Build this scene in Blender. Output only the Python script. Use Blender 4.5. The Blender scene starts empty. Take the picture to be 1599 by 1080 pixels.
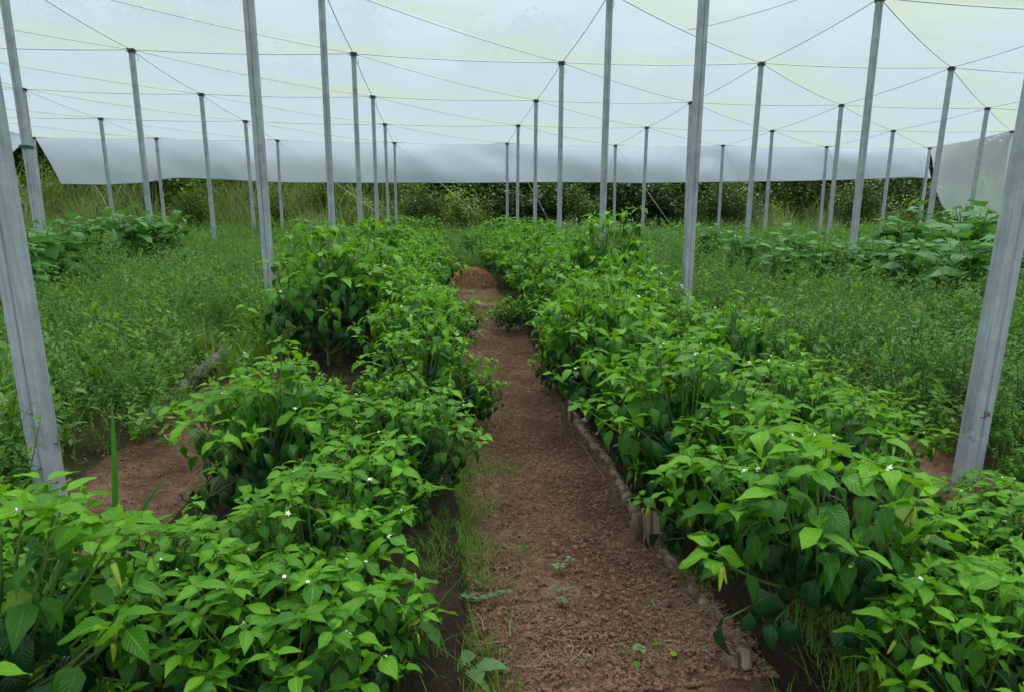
import bpy, math, random
import numpy as np
from mathutils import Matrix, Vector, Euler

SC = bpy.context.scene
COL = SC.collection
R = math.radians
rnd = random.Random(7)

# ------------------------------------------------------------------ camera
CAMZ = 0.9
PITCH, YAW, FPX = R(8.696), R(5.783), 1067.0
cam = bpy.data.cameras.new('camera'); cam_o = bpy.data.objects.new('camera', cam); COL.objects.link(cam_o)
cam_o.location = (0, 0, CAMZ); cam_o.rotation_euler = (R(90) - PITCH, 0, -YAW)
cam.sensor_width = 36; cam.lens = 36 * FPX / 1599; cam.clip_start = 0.05; cam.clip_end = 600
SC.camera = cam_o
# ------------------------------------------------------------------ world, sun, exposure
SUN_EL, SUN_ROT = R(60), R(28)
world = bpy.data.worlds.new('World'); SC.world = world; world.use_nodes = True
wn = world.node_tree.nodes; wl = world.node_tree.links; wn.clear()
wo = wn.new('ShaderNodeOutputWorld'); bg = wn.new('ShaderNodeBackground')
sky = wn.new('ShaderNodeTexSky'); sky.sky_type = 'NISHITA'; sky.sun_disc = False
sky.sun_elevation = SUN_EL; sky.sun_rotation = SUN_ROT; sky.dust_density = 4; sky.air_density = 1.0
mixw = wn.new('ShaderNodeMix'); mixw.data_type = 'RGBA'
mixw.inputs['Factor'].default_value = 0.7
tcw = wn.new('ShaderNodeTexCoord'); spw = wn.new('ShaderNodeSeparateXYZ'); wl.new(tcw.outputs['Generated'], spw.inputs[0])
mrw = wn.new('ShaderNodeMapRange'); wl.new(spw.outputs[2], mrw.inputs[0])      # overcast luminance law: the zenith is brighter than the horizon
mrw.inputs[1].default_value = 0; mrw.inputs[2].default_value = 1; mrw.inputs[3].default_value = .55; mrw.inputs[4].default_value = 1.65
vmw = wn.new('ShaderNodeVectorMath'); vmw.operation = 'SCALE'; vmw.inputs[0].default_value = (13.0, 13.7, 14.4); wl.new(mrw.outputs[0], vmw.inputs['Scale'])
wl.new(vmw.outputs[0], mixw.inputs['B'])
wl.new(sky.outputs[0], mixw.inputs['A']); wl.new(mixw.outputs['Result'], bg.inputs[0]); wl.new(bg.outputs[0], wo.inputs[0])
bg.inputs[1].default_value = 0.12
sun = bpy.data.lights.new('sun', 'SUN'); sun.energy = 1.5; sun.angle = R(25); sun.color = (1, 0.97, 0.92)
sun_o = bpy.data.objects.new('sun', sun); COL.objects.link(sun_o)
sdir = Vector((math.sin(SUN_ROT) * math.cos(SUN_EL), math.cos(SUN_ROT) * math.cos(SUN_EL), math.sin(SUN_EL)))
sun_o.rotation_euler = sdir.to_track_quat('Z', 'Y').to_euler()
SC.view_settings.view_transform = 'Standard'; SC.view_settings.look = 'None'
SC.view_settings.exposure = 0.72; SC.view_settings.gamma = 1; SC.view_settings.use_curve_mapping = False
SC.render.engine = 'CYCLES'
SC.cycles.max_bounces = 8; SC.cycles.transparent_max_bounces = 12; SC.cycles.diffuse_bounces = 4
SC.cycles.transmission_bounces = 6; SC.cycles.sample_clamp_indirect = 6

# ------------------------------------------------------------------ geometry of the place
_fw = np.array([math.sin(YAW) * math.cos(PITCH), math.cos(YAW) * math.cos(PITCH), -math.sin(PITCH)])
_rt = np.array([math.cos(YAW), -math.sin(YAW), 0]); _up = np.cross(_rt, _fw)
def ray(px, py): return _fw * FPX + _rt * (px - 799.5) - _up * (py - 540)
def atY(px, py, Y):
    d = ray(px, py); t = Y / d[1]; return Vector((d[0] * t, Y, CAMZ + d[2] * t))
GY = [-60, 2.4, 4.5, 8.0, 10.5, 14, 20, 26, 60, 200]
GZ = [0, 0, .10, .29, .42, .62, .90, 1.15, 1.9, 3.0]
def gz(y): return float(np.interp(y, GY, GZ))
def atG(px, py, up=0.0):
    d = ray(px, py); t = 0.0003
    while t < 0.06:
        p = d * t
        if CAMZ + p[2] <= gz(p[1]) + up: return Vector((p[0], p[1], gz(p[1]) + up))
        t *= 1.004
    return Vector((p[0], p[1], gz(p[1])))
def project(p):
    d = np.array([p[0], p[1], p[2] - CAMZ]); k = d @ _fw
    return 799.5 + FPX * (d @ _rt) / k, 540 - FPX * (d @ _up) / k, k
def in_view(p, m=60):
    x, y, k = project(p)
    return k > .1 and -m < x < 1599 + m and -m < y < 1080 + m

# ------------------------------------------------------------------ object helpers
def tag(o, label=None, cat=None, group=None, kind=None):
    if label: o['label'] = label
    if cat: o['category'] = cat
    if group: o['group'] = group
    if kind: o['kind'] = kind
    return o
def link(name, data, parent=None):
    o = bpy.data.objects.new(name, data); COL.objects.link(o)
    if parent is not None: o.parent = parent
    return o
def empty(name, loc=(0, 0, 0), rz=0):
    o = bpy.data.objects.new(name, None); COL.objects.link(o); o.location = loc; o.rotation_euler = (0, 0, rz)
    o.empty_display_size = .05
    return o
class MB:
    def __init__(s): s.v = []; s.f = []; s.m = []; s.uv = []; s.var = []
    def add(s, verts, faces, mat=0, uv=None, var=0.0):
        b = len(s.v); s.v += [tuple(v) for v in verts]; s.f += [tuple(i + b for i in f) for f in faces]
        s.m += [mat] * len(faces); s.uv += list(uv) if uv is not None else [(0, 0)] * len(verts); s.var += [var] * len(verts)
    def tube(s, pts, rad, n=6, mat=0, cap=True, var=0.0):
        pts = [Vector(p) for p in pts]; N = len(pts)
        if not hasattr(rad, '__len__'): rad = [rad] * N
        V = []; 
        for i, p in enumerate(pts):
            t = (pts[min(i + 1, N - 1)] - pts[max(i - 1, 0)]).normalized()
            a = t.cross(Vector((0, 0, 1)) if abs(t.z) < .9 else Vector((1, 0, 0))).normalized(); b = t.cross(a)
            for k in range(n):
                an = 2 * math.pi * k / n; V.append(p + (a * math.cos(an) + b * math.sin(an)) * rad[i])
        F = [(i * n + k, i * n + (k + 1) % n, (i + 1) * n + (k + 1) % n, (i + 1) * n + k) for i in range(N - 1) for k in range(n)]
        if cap: F += [tuple(range(n))[::-1], tuple(range((N - 1) * n, N * n))]
        s.add(V, F, mat, [(0, 0)] * len(V), var)
    def box(s, c, d, mat=0):
        x, y, z = c; a, b, e = d[0] / 2, d[1] / 2, d[2] / 2
        V = [(x + i * a, y + j * b, z + k * e) for k in (-1, 1) for j in (-1, 1) for i in (-1, 1)]
        s.add(V, [(0, 2, 3, 1), (4, 5, 7, 6), (0, 1, 5, 4), (2, 6, 7, 3), (0, 4, 6, 2), (1, 3, 7, 5)], mat)
    def mesh(s, name, mats, smooth=True):
        m = bpy.data.meshes.new(name); m.from_pydata(s.v, [], s.f)
        for x in (mats if isinstance(mats, (list, tuple)) else [mats]): m.materials.append(x)
        m.polygons.foreach_set('material_index', s.m); m.polygons.foreach_set('use_smooth', [smooth] * len(s.f))
        uvl = m.uv_layers.new(name='UVMap'); li = np.empty(len(m.loops), np.int32); m.loops.foreach_get('vertex_index', li)
        uvl.data.foreach_set('uv', np.array(s.uv, np.float32)[li].ravel())
        a = m.attributes.new('var', 'FLOAT', 'POINT'); a.data.foreach_set('value', s.var)
        m.update(); return m
    def obj(s, name, mats, parent=None, smooth=True): return link(name, s.mesh(name, mats, smooth), parent)
def copy_tree(o):
    c = o.copy(); COL.objects.link(c)
    for ch in o.children:
        k = ch.copy(); COL.objects.link(k); k.parent = c
        for g in ch.children:
            q = g.copy(); COL.objects.link(q); q.parent = k
    return c

# ------------------------------------------------------------------ materials
def newmat(name):
    m = bpy.data.materials.new(name); m.use_nodes = True; nt = m.node_tree; nt.nodes.clear()
    out = nt.nodes.new('ShaderNodeOutputMaterial')
    return m, nt, nt.nodes, nt.links, out
def rgb(c): return (c[0], c[1], c[2], 1)
def ramp(nt, fac, stops):
    r = nt.nodes.new('ShaderNodeValToRGB'); e = r.color_ramp.elements
    e[0].position, e[0].color = stops[0][0], rgb(stops[0][1]); e[1].position, e[1].color = stops[-1][0], rgb(stops[-1][1])
    for p, c in stops[1:-1]:
        k = e.new(p); k.color = rgb(c)
    nt.links.new(fac, r.inputs[0]); return r.outputs[0]
def math_(nt, op, a, b=None, c=None):
    n = nt.nodes.new('ShaderNodeMath'); n.operation = op
    for i, x in enumerate((a, b, c)):
        if x is None: continue
        if isinstance(x, (int, float)): n.inputs[i].default_value = x
        else: nt.links.new(x, n.inputs[i])
    return n.outputs[0]
def noise(nt, scale, detail=3, rough=.5, coord='Object', vec=None):
    n = nt.nodes.new('ShaderNodeTexNoise'); n.inputs['Scale'].default_value = scale
    n.inputs['Detail'].default_value = detail; n.inputs['Roughness'].default_value = rough
    if vec is None:
        t = nt.nodes.new('ShaderNodeTexCoord'); vec = t.outputs[coord]
    nt.links.new(vec, n.inputs['Vector']); return n.outputs['Fac']
def bump(nt, h, strength, dist=.01):
    b = nt.nodes.new('ShaderNodeBump'); b.inputs['Strength'].default_value = strength; b.inputs['Distance'].default_value = dist
    nt.links.new(h, b.inputs['Height']); return b.outputs[0]
def mixc(nt, f, a, b, mode='MIX'):
    n = nt.nodes.new('ShaderNodeMix'); n.data_type = 'RGBA'; n.blend_type = mode
    for k, x in (('Factor', f), ('A', a), ('B', b)):
        if isinstance(x, (int, float)): n.inputs[k].default_value = x
        elif isinstance(x, tuple): n.inputs[k].default_value = rgb(x)
        else: nt.links.new(x, n.inputs[k])
    return n.outputs['Result']

def leaf_mat(name, c0, c1, rough=.42, trans=.35, veins=True, spec=.28, vein_col=None, dead=None):
    """c0..c1: colour range picked per leaf; veins from the leaf's own UV (u across, v along)."""
    m, nt, N, L, out = newmat(name)
    oi = N.new('ShaderNodeObjectInfo'); at = N.new('ShaderNodeAttribute'); at.attribute_name = 'var'
    r = math_(nt, 'FRACT', math_(nt, 'ADD', oi.outputs['Random'], at.outputs['Fac']))
    stops = [(0, c0), (1, c1)]
    if dead: stops = [(0, c0), (.97, c1), (.99, dead)]
    col = ramp(nt, r, stops)
    nz = noise(nt, 18 if veins else 6, 2)
    col = mixc(nt, math_(nt, 'MULTIPLY', nz, .35), col, tuple(x * .55 for x in c0))
    gp = N.new('ShaderNodeNewGeometry')          # patches of richer and poorer soil colour whole plants
    pn = N.new('ShaderNodeTexNoise'); pn.inputs['Scale'].default_value = 1.9; pn.inputs['Detail'].default_value = 1; L.new(gp.outputs['Position'], pn.inputs['Vector'])
    pf = N.new('ShaderNodeMapRange'); L.new(pn.outputs['Fac'], pf.inputs[0]); pf.inputs[1].default_value = .35; pf.inputs[2].default_value = .65; pf.inputs[3].default_value = .0; pf.inputs[4].default_value = .42
    col = mixc(nt, pf.outputs[0], col, (.55, .62, .75), 'MULTIPLY')
    h = None
    if veins:
        uv = N.new('ShaderNodeUVMap'); sp = N.new('ShaderNodeSeparateXYZ'); L.new(uv.outputs[0], sp.inputs[0])
        au = math_(nt, 'ABSOLUTE', sp.outputs[0])
        # side veins: sweep towards the tip
        ph = math_(nt, 'SUBTRACT', math_(nt, 'MULTIPLY', sp.outputs[1], 9.0), math_(nt, 'MULTIPLY', au, 2.6))
        tri = math_(nt, 'PINGPONG', ph, .5)
        side = math_(nt, 'SMOOTH_MIN', math_(nt, 'MULTIPLY', tri, 2.0), 1.0, .1)
        line = math_(nt, 'SUBTRACT', 1.0, math_(nt, 'MINIMUM', math_(nt, 'MULTIPLY', tri, 9.0), 1.0))
        mid = math_(nt, 'SUBTRACT', 1.0, math_(nt, 'MINIMUM', math_(nt, 'MULTIPLY', au, 14.0), 1.0))
        v = math_(nt, 'MAXIMUM', math_(nt, 'MULTIPLY', line, .45), mid)
        vc = vein_col or tuple(min(1, x * 1.5 + .03) for x in c1)
        col = mixc(nt, math_(nt, 'MULTIPLY', v, .5), col, vc)
        h = math_(nt, 'SUBTRACT', math_(nt, 'MULTIPLY', side, .8), math_(nt, 'MULTIPLY', mid, .6))
    p = N.new('ShaderNodeBsdfPrincipled'); L.new(col, p.inputs['Base Color']); p.inputs['Roughness'].default_value = rough
    p.inputs['Specular IOR Level'].default_value = spec
    tr = N.new('ShaderNodeBsdfTranslucent'); tc = mixc(nt, .5, col, tuple([c1[0] * 1.5, c1[1] * 1.3, c1[2] * .6])); L.new(tc, tr.inputs[0])
    if h is not None:
        b = bump(nt, h, .28, .003); L.new(b, p.inputs['Normal'])
    mx = N.new('ShaderNodeMixShader'); mx.inputs[0].default_value = trans
    L.new(p.outputs[0], mx.inputs[1]); L.new(tr.outputs[0], mx.inputs[2]); L.new(mx.outputs[0], out.inputs[0])
    return m
def simple(name, stops, scale=5, rough=.8, bstr=.5, bscale=30, bd=.01, metal=0, detail=5, stretch=None, spec=.3):
    m, nt, N, L, out = newmat(name)
    vec = None
    if stretch:
        t = N.new('ShaderNodeTexCoord'); mp = N.new('ShaderNodeMapping'); mp.inputs['Scale'].default_value = stretch
        L.new(t.outputs['Object'], mp.inputs[0]); vec = mp.outputs[0]
    col = ramp(nt, noise(nt, scale, detail, .6, vec=vec), stops)
    p = N.new('ShaderNodeBsdfPrincipled'); L.new(col, p.inputs['Base Color']); p.inputs['Roughness'].default_value = rough
    p.inputs['Metallic'].default_value = metal; p.inputs['Specular IOR Level'].default_value = spec
    if bstr: L.new(bump(nt, noise(nt, bscale, 4, .6, vec=vec), bstr, bd), p.inputs['Normal'])
    L.new(p.outputs[0], out.inputs[0]); return m

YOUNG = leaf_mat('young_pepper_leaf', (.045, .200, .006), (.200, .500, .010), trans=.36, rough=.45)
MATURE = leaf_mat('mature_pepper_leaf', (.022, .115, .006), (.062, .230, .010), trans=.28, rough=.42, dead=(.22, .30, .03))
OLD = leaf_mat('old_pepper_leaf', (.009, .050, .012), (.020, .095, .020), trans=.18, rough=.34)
STEM = simple('green_stem', [(.3, (.05, .12, .02)), (.7, (.11, .20, .04))], 20, .5, .2)
WOODY = simple('woody_stem', [(.3, (.05, .045, .03)), (.7, (.12, .10, .06))], 30, .8, .4)
EGG = leaf_mat('eggplant_leaf', (.050, .200, .030), (.125, .345, .060), trans=.28, rough=.5, vein_col=(.16, .30, .12), dead=(.16, .22, .05))
PETAL = simple('white_petal', [(.3, (.75, .8, .62)), (.7, (.85, .88, .75))], 40, .5, 0)
CHILI = simple('green_chili', [(.3, (.22, .40, .03)), (.7, (.42, .52, .05))], 15, .22, 0, spec=.5)
GRASSM = leaf_mat('grass_green', (.080, .225, .020), (.20, .40, .045), trans=.42, veins=False, rough=.5, dead=(.30, .26, .12))
WEEDM = leaf_mat('feathery_weed', (.075, .225, .040), (.20, .41, .085), trans=.45, veins=False, rough=.55)
DRY = leaf_mat('dry_grass', (.20, .18, .08), (.38, .33, .17), trans=.25, veins=False, rough=.7)
TALLG = leaf_mat('tall_grass', (.070, .165, .035), (.17, .27, .09), trans=.3, veins=False, rough=.5)
SHRUBM = leaf_mat('shrub_leaf', (.030, .085, .016), (.080, .160, .022), trans=.25, veins=False, spec=.1, rough=.45)
VINEM = leaf_mat('vine_leaf', (.08, .19, .02), (.16, .30, .03), trans=.3, veins=False, rough=.45)
TREEM = leaf_mat('tree_leaf', (.012, .036, .009), (.034, .082, .015), trans=.2, veins=False, spec=.1, rough=.4)
TREEM2 = leaf_mat('tree_leaf_olive', (.030, .065, .014), (.075, .120, .022), trans=.2, veins=False, spec=.1, rough=.4)
BARK = simple('tree_bark', [(.3, (.05, .04, .03)), (.7, (.14, .11, .085))], 8, .9, .8)
LOG = simple('weathered_log', [(.3, (.035, .022, .014)), (.48, (.17, .12, .08)), (.70, (.42, .32, .23))], 22, .9, 1.0, 26, .02, stretch=(1, 1, .22))
LOGG = simple('grey_log', [(.3, (.035, .032, .026)), (.5, (.13, .12, .10)), (.72, (.32, .31, .28))], 9, .9, 1.0, 26, .02, stretch=(1, 1, .3))
STONE = simple('pale_rubble', [(.3, (.28, .26, .21)), (.7, (.55, .53, .46))], 12, .9, .6)
STRAW = simple('straw', [(.3, (.20, .095, .04)), (.7, (.58, .36, .19))], 22, .75, 0)
LITTER = simple('dry_litter', [(.3, (.16, .10, .06)), (.7, (.46, .33, .21))], 8, .8, 0)
CLOD = simple('soil_crumb', [(.3, (.10, .052, .032)), (.7, (.32, .18, .115))], 8, .95, .3)
WIREM = simple('galvanised_wire', [(.3, (.45, .50, .51)), (.7, (.60, .64, .65))], 3, .5, 0, metal=.3)
CLAMP = simple('clamp_iron', [(.3, (.05, .06, .07)), (.7, (.12, .13, .14))], 20, .6, .2, metal=.4)
TWINE = simple('teal_twine', [(.3, (.02, .09, .09)), (.7, (.05, .16, .15))], 20, .8, 0)

def soil_mat(name, dark, mid, light, scale=1.0):
    m, nt, N, L, out = newmat(name)
    a = noise(nt, 3.2 * scale, 4, .6); b = noise(nt, 34 * scale, 6, .75); c = noise(nt, 140, 3, .7)
    f = math_(nt, 'ADD', math_(nt, 'MULTIPLY', a, .45), math_(nt, 'ADD', math_(nt, 'MULTIPLY', b, .42), math_(nt, 'MULTIPLY', c, .25)))
    col = ramp(nt, f, [(.36, dark), (.55, mid), (.74, light)])
    p = N.new('ShaderNodeBsdfPrincipled'); L.new(col, p.inputs['Base Color']); p.inputs['Roughness'].default_value = .95
    p.inputs['Specular IOR Level'].default_value = .15
    L.new(bump(nt, math_(nt, 'ADD', b, math_(nt, 'MULTIPLY', c, .7)), 1.0, .05), p.inputs['Normal']); L.new(p.outputs[0], out.inputs[0])
    return m
SOIL = soil_mat('path_soil', (.033, .017, .010), (.235, .132, .080), (.58, .40, .26), 1.1)
BEDS = soil_mat('bed_soil', (.015, .010, .007), (.05, .033, .022), (.11, .08, .05))
GRND = soil_mat('field_soil', (.030, .028, .012), (.075, .075, .03), (.15, .14, .07), .5)

def post_mat():
    m, nt, N, L, out = newmat('galvanised_steel')
    t = N.new('ShaderNodeTexCoord'); mp = N.new('ShaderNodeMapping'); mp.inputs['Scale'].default_value = (1, 1, .035)
    oi = N.new('ShaderNodeObjectInfo'); L.new(t.outputs['Object'], mp.inputs[0])
    ml = math_(nt, 'MULTIPLY', oi.outputs['Random'], 40.0)
    cb = N.new('ShaderNodeCombineXYZ'); L.new(ml, cb.inputs[2]); L.new(ml, cb.inputs[0]); L.new(cb.outputs[0], mp.inputs['Location'])
    streak = noise(nt, 110, 4, .6, vec=mp.outputs[0]); wash = noise(nt, 5, 6, .7)
    f = math_(nt, 'ADD', math_(nt, 'MULTIPLY', streak, .40), math_(nt, 'MULTIPLY', wash, .60))
    col = ramp(nt, f, [(.34, (.17, .21, .235)), (.47, (.27, .31, .335)), (.56, (.34, .385, .405)), (.68, (.48, .52, .54))])
    # smoother pale lilac-grey foot with a ragged upper edge
    sp = N.new('ShaderNodeSeparateXYZ'); L.new(t.outputs['Object'], sp.inputs[0])
    edge = math_(nt, 'ADD', sp.outputs[2], math_(nt, 'MULTIPLY', noise(nt, 30, 2), .16))
    hgt = math_(nt, 'ADD', .38, math_(nt, 'MULTIPLY', oi.outputs['Random'], .16))
    foot = math_(nt, 'LESS_THAN', edge, hgt)
    fc = ramp(nt, wash, [(.3, (.35, .36, .42)), (.55, (.42, .44, .50)), (.75, (.47, .49, .55))])
    col = mixc(nt, foot, col, fc)
    rust = math_(nt, 'GREATER_THAN', noise(nt, 16, 4, .7), .735)
    col = mixc(nt, math_(nt, 'MULTIPLY', rust, .75), col, (.17, .075, .03))
    p = N.new('ShaderNodeBsdfPrincipled'); L.new(col, p.inputs['Base Color']); p.inputs['Metallic'].default_value = .12
    L.new(math_(nt, 'ADD', .42, math_(nt, 'MULTIPLY', streak, .3)), p.inputs['Roughness'])
    L.new(bump(nt, streak, .15, .002), p.inputs['Normal']); L.new(p.outputs[0], out.inputs[0]); return m
STEEL = post_mat()

def net_mat(name, transp, c_white, c_stain_shade, hang=False, dens=(.50, .72)):
    m, nt, N, L, out = newmat(name)
    t = N.new('ShaderNodeTexCoord'); mp = N.new('ShaderNodeMapping'); mp.inputs['Scale'].default_value = (.35, 1, 1)
    L.new(t.outputs['Object'], mp.inputs[0])
    a = noise(nt, .55, 4, .55, vec=mp.outputs[0]); b = noise(nt, 2.3, 4, .6, vec=mp.outputs[0])
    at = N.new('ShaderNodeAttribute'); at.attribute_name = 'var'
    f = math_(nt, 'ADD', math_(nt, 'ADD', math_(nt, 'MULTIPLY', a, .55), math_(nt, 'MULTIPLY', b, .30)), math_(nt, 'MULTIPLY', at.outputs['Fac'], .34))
    col = ramp(nt, f, [(dens[0], c_white), (dens[1], c_stain_shade)])  # noise gives the stains; 'var' adds sag shading painted into the roof panels
    # grime spots
    sp = math_(nt, 'GREATER_THAN', noise(nt, 5.0, 5, .7), .74); col = mixc(nt, math_(nt, 'MULTIPLY', sp, .3), col, (.36, .40, .33))
    d = N.new('ShaderNodeBsdfDiffuse'); L.new(col, d.inputs[0]); tr = N.new('ShaderNodeBsdfTranslucent'); L.new(col, tr.inputs[0])
    tp = N.new('ShaderNodeBsdfTransparent')
    m1 = N.new('ShaderNodeMixShader'); m1.inputs[0].default_value = .62; L.new(d.outputs[0], m1.inputs[1]); L.new(tr.outputs[0], m1.inputs[2])
    m2 = N.new('ShaderNodeMixShader'); L.new(m1.outputs[0], m2.inputs[1]); L.new(tp.outputs[0], m2.inputs[2])
    lw = N.new('ShaderNodeLayerWeight'); lw.inputs[0].default_value = .5      # a weave lets light through face on and closes at grazing angles
    face = math_(nt, 'POWER', math_(nt, 'SUBTRACT', 1.0, lw.outputs['Facing']), transp[2])
    L.new(math_(nt, 'ADD', transp[0], math_(nt, 'MULTIPLY', face, transp[1])), m2.inputs[0])
    L.new(m2.outputs[0], out.inputs[0]); return m
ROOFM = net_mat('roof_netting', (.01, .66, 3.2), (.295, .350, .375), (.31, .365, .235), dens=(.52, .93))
HANGM = net_mat('hanging_netting', (.13, .05, 1), (.52, .61, .70), (.50, .58, .56), dens=(.45, .9))
SIDEM = net_mat('side_netting', (.44, .10, 1), (.66, .76, .79), (.62, .68, .60), dens=(.4, .8))
HEMM = simple('netting_hem', [(.3, (.06, .14, .10)), (.7, (.12, .22, .16))], 10, .8, 0)

# ------------------------------------------------------------------ posts: positions read from the place
PX0, PY0, CSP, RSP, ROOF = -1.273, 8.168, 3.213, 2.972, 3.70
X_OF = lambda c: PX0 + c * CSP
Y_OF = lambda r: PY0 + r * RSP
TOPS = {(-1,1):(205,78),(0,1):(552,84),(1,1):(877,98),(2,1):(1189,99),(3,1):(1486,106),
 (-2,2):(36,139),(-1,2):(314,147),(0,2):(582,151),(1,2):(837,157),(2,2):(1079,160),(3,2):(1314,164),(4,2):(1542,169),
 (-2,3):(157,185),(-1,3):(383,189),(0,3):(601,194),(1,3):(809,196),(2,3):(1010,199),(3,3):(1206,204),(4,3):(1395,204),(5,3):(1581,205),
 (-3,4):(52,215),(-2,4):(244,216),(-1,4):(433,219),(0,4):(616,223),(1,4):(792,224),(2,4):(961,227),(3,4):(1129,227),(4,4):(1291,229),(5,4):(1452,231),
 (2,0):(1374,-3)}
MIDS = {(-1,0):((7,0),(62,370)),(0,0):((502,0),(521,402)),(1,0):((952,0),(940,370)),(2,0):((1374,0),(1325,443)),
 (0,-1):((388,0),(428,530)),(1,-1):((1099,0),(1073,437)),(0,-2):((-16,190),(72,720)),(1,-2):((1611,190),(1513,720)),
 (-1,1):(None,(235,352)),(0,1):(None,(565,402)),(1,1):(None,(873,375)),(2,1):(None,(1164,393)),(3,1):(None,(1447,369)),
 (-2,2):(None,(66,360)),(-1,2):(None,(334,365)),(0,2):(None,(590,368)),(1,2):(None,(835,373)),(2,2):(None,(1071,350)),(3,2):(None,(1293,375)),(4,2):(None,(1512,350)),
 (-2,3):(None,(177,345)),(-1,3):(None,(395,335)),(0,3):(None,(607,358)),(1,3):(None,(808,352)),(2,3):(None,(1003,357)),(3,3):(None,(1194,362)),(4,3):(None,(1376,356)),
 (-3,4):(None,(68,345)),(-2,4):(None,(256,340)),(-1,4):(None,(440,343)),(0,4):(None,(619,350)),(1,4):(None,(792,350)),(2,4):(None,(959,348)),(3,4):(None,(1122,352)),(4,4):(None,(1281,355)),(5,4):(None,(1435,358))}
TOP = {}; BASE = {}
for r in range(-5, 5):
    for c in range(-3, 6):
        Y = Y_OF(r); g = gz(Y) - .12
        top = Vector((X_OF(c), Y, ROOF)); base = Vector((X_OF(c), Y, g))
        if (c, r) in TOPS: top = atY(*TOPS[(c, r)], Y)
        if (c, r) in MIDS:
            a, b = MIDS[(c, r)]; pb = atY(*b, Y); pa = atY(*a, Y) if a else top
            s = (g - pa.z) / (pb.z - pa.z); base = pa + (pb - pa) * s
            if (c, r) not in TOPS:
                s = (ROOF - pa.z) / (pb.z - pa.z); top = pa + (pb - pa) * s
        TOP[(c, r)] = top; BASE[(c, r)] = base

# ------------------------------------------------------------------ ground
def grid_axis(segs):
    out = []
    for a, b, st in segs:
        n = max(1, int(round((b - a) / st))); out += [a + (b - a) * i / n for i in range(n)]
    out.append(segs[-1][1]); return np.array(out)
from mathutils import noise as mnoise
def bed_h(x, y):
    def band(a, b, s=.05):
        return max(0, min(1, (x - a) / s)) * max(0, min(1, (b - x) / s))
    if y > 17.5: return 0
    return .06 * band(-.86, .04) + .06 * band(.69, 1.60) + .05 * band(-3.2, -1.46) + .05 * band(2.2, 4.2)
def sheet(name, xs, ys, fz, mat):
    V = [(x, y, fz(x, y)) for y in ys for x in xs]; nx = len(xs)
    F = [(j * nx + i, j * nx + i + 1, (j + 1) * nx + i + 1, (j + 1) * nx + i) for j in range(len(ys) - 1) for i in range(nx - 1)]
    m = bpy.data.meshes.new(name); m.from_pydata(V, [], F); m.materials.append(mat)
    m.polygons.foreach_set('use_smooth', [True] * len(F)); o = link(name, m); o['kind'] = 'structure'; return o
def ground_z(x, y):
    return gz(y) + bed_h(x, y) + .03 * mnoise.noise((x * .9, y * .9, 0)) * (1 if abs(x - .35) > .3 else .2) - .004
xs = grid_axis([(-150, -20, 10), (-20, -5, .8), (-5, 5, .06), (5, 20, .6), (20, 150, 10)])
ys = grid_axis([(-30, 0, 2), (0, 6, .08), (6, 22, .3), (22, 60, 2), (60, 160, 10)])
ground = sheet('ground', xs, ys, ground_z, GRND); tag(ground, 'weedy field ground under and beyond the net house')
def soil_z(x, y, x0, x1):
    e = min(1, (x - x0) / .06, (x1 - x) / .06); e = max(0, e)
    n = mnoise.fractal((x * 9, y * 9, 1.3), 1.0, 2.0, 4) * .013 + mnoise.noise((x * 2.2, y * 1.6, 4)) * .02 + mnoise.fractal((x * 40, y * 40, 2.3), 1.0, 2.0, 2) * .008
    return gz(y) + .022 * e + .006 + n * e - (1 - e) * .03
o = sheet('path', grid_axis([(.04, .70, .014)]), grid_axis([(.6, 5, .014), (5, 17.5, .05)]), lambda x, y: soil_z(x, y, .04, .70), SOIL)
tag(o, 'reddish brown soil path between the pepper beds')
o = sheet('path', grid_axis([(-1.40, -.86, .03)]), grid_axis([(.6, 5, .03), (5, 10, .08)]), lambda x, y: soil_z(x, y, -1.40, -.86), SOIL)
tag(o, 'narrow soil path on the left, with the steel posts standing in it')
o = sheet('path', grid_axis([(1.62, 2.15, .04)]), grid_axis([(.6, 5, .04), (5, 9, .1)]), lambda x, y: soil_z(x, y, 1.62, 2.15), SOIL)
tag(o, 'overgrown soil strip right of the pepper bed')
for a, b, nm in ((-.87, .06, 'left'), (.64, 1.64, 'right')):
    o = sheet('garden_bed', grid_axis([(a, b, .04)]), grid_axis([(.6, 6, .04), (6, 17.5, .12)]),
              lambda x, y: gz(y) + .07 + .018 * mnoise.noise((x * 6, y * 6, 9)) - (.09 if min(x - a, b - x) < .03 else 0), BEDS)
    tag(o, 'dark raised soil of the pepper bed %s of the path' % nm)

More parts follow.
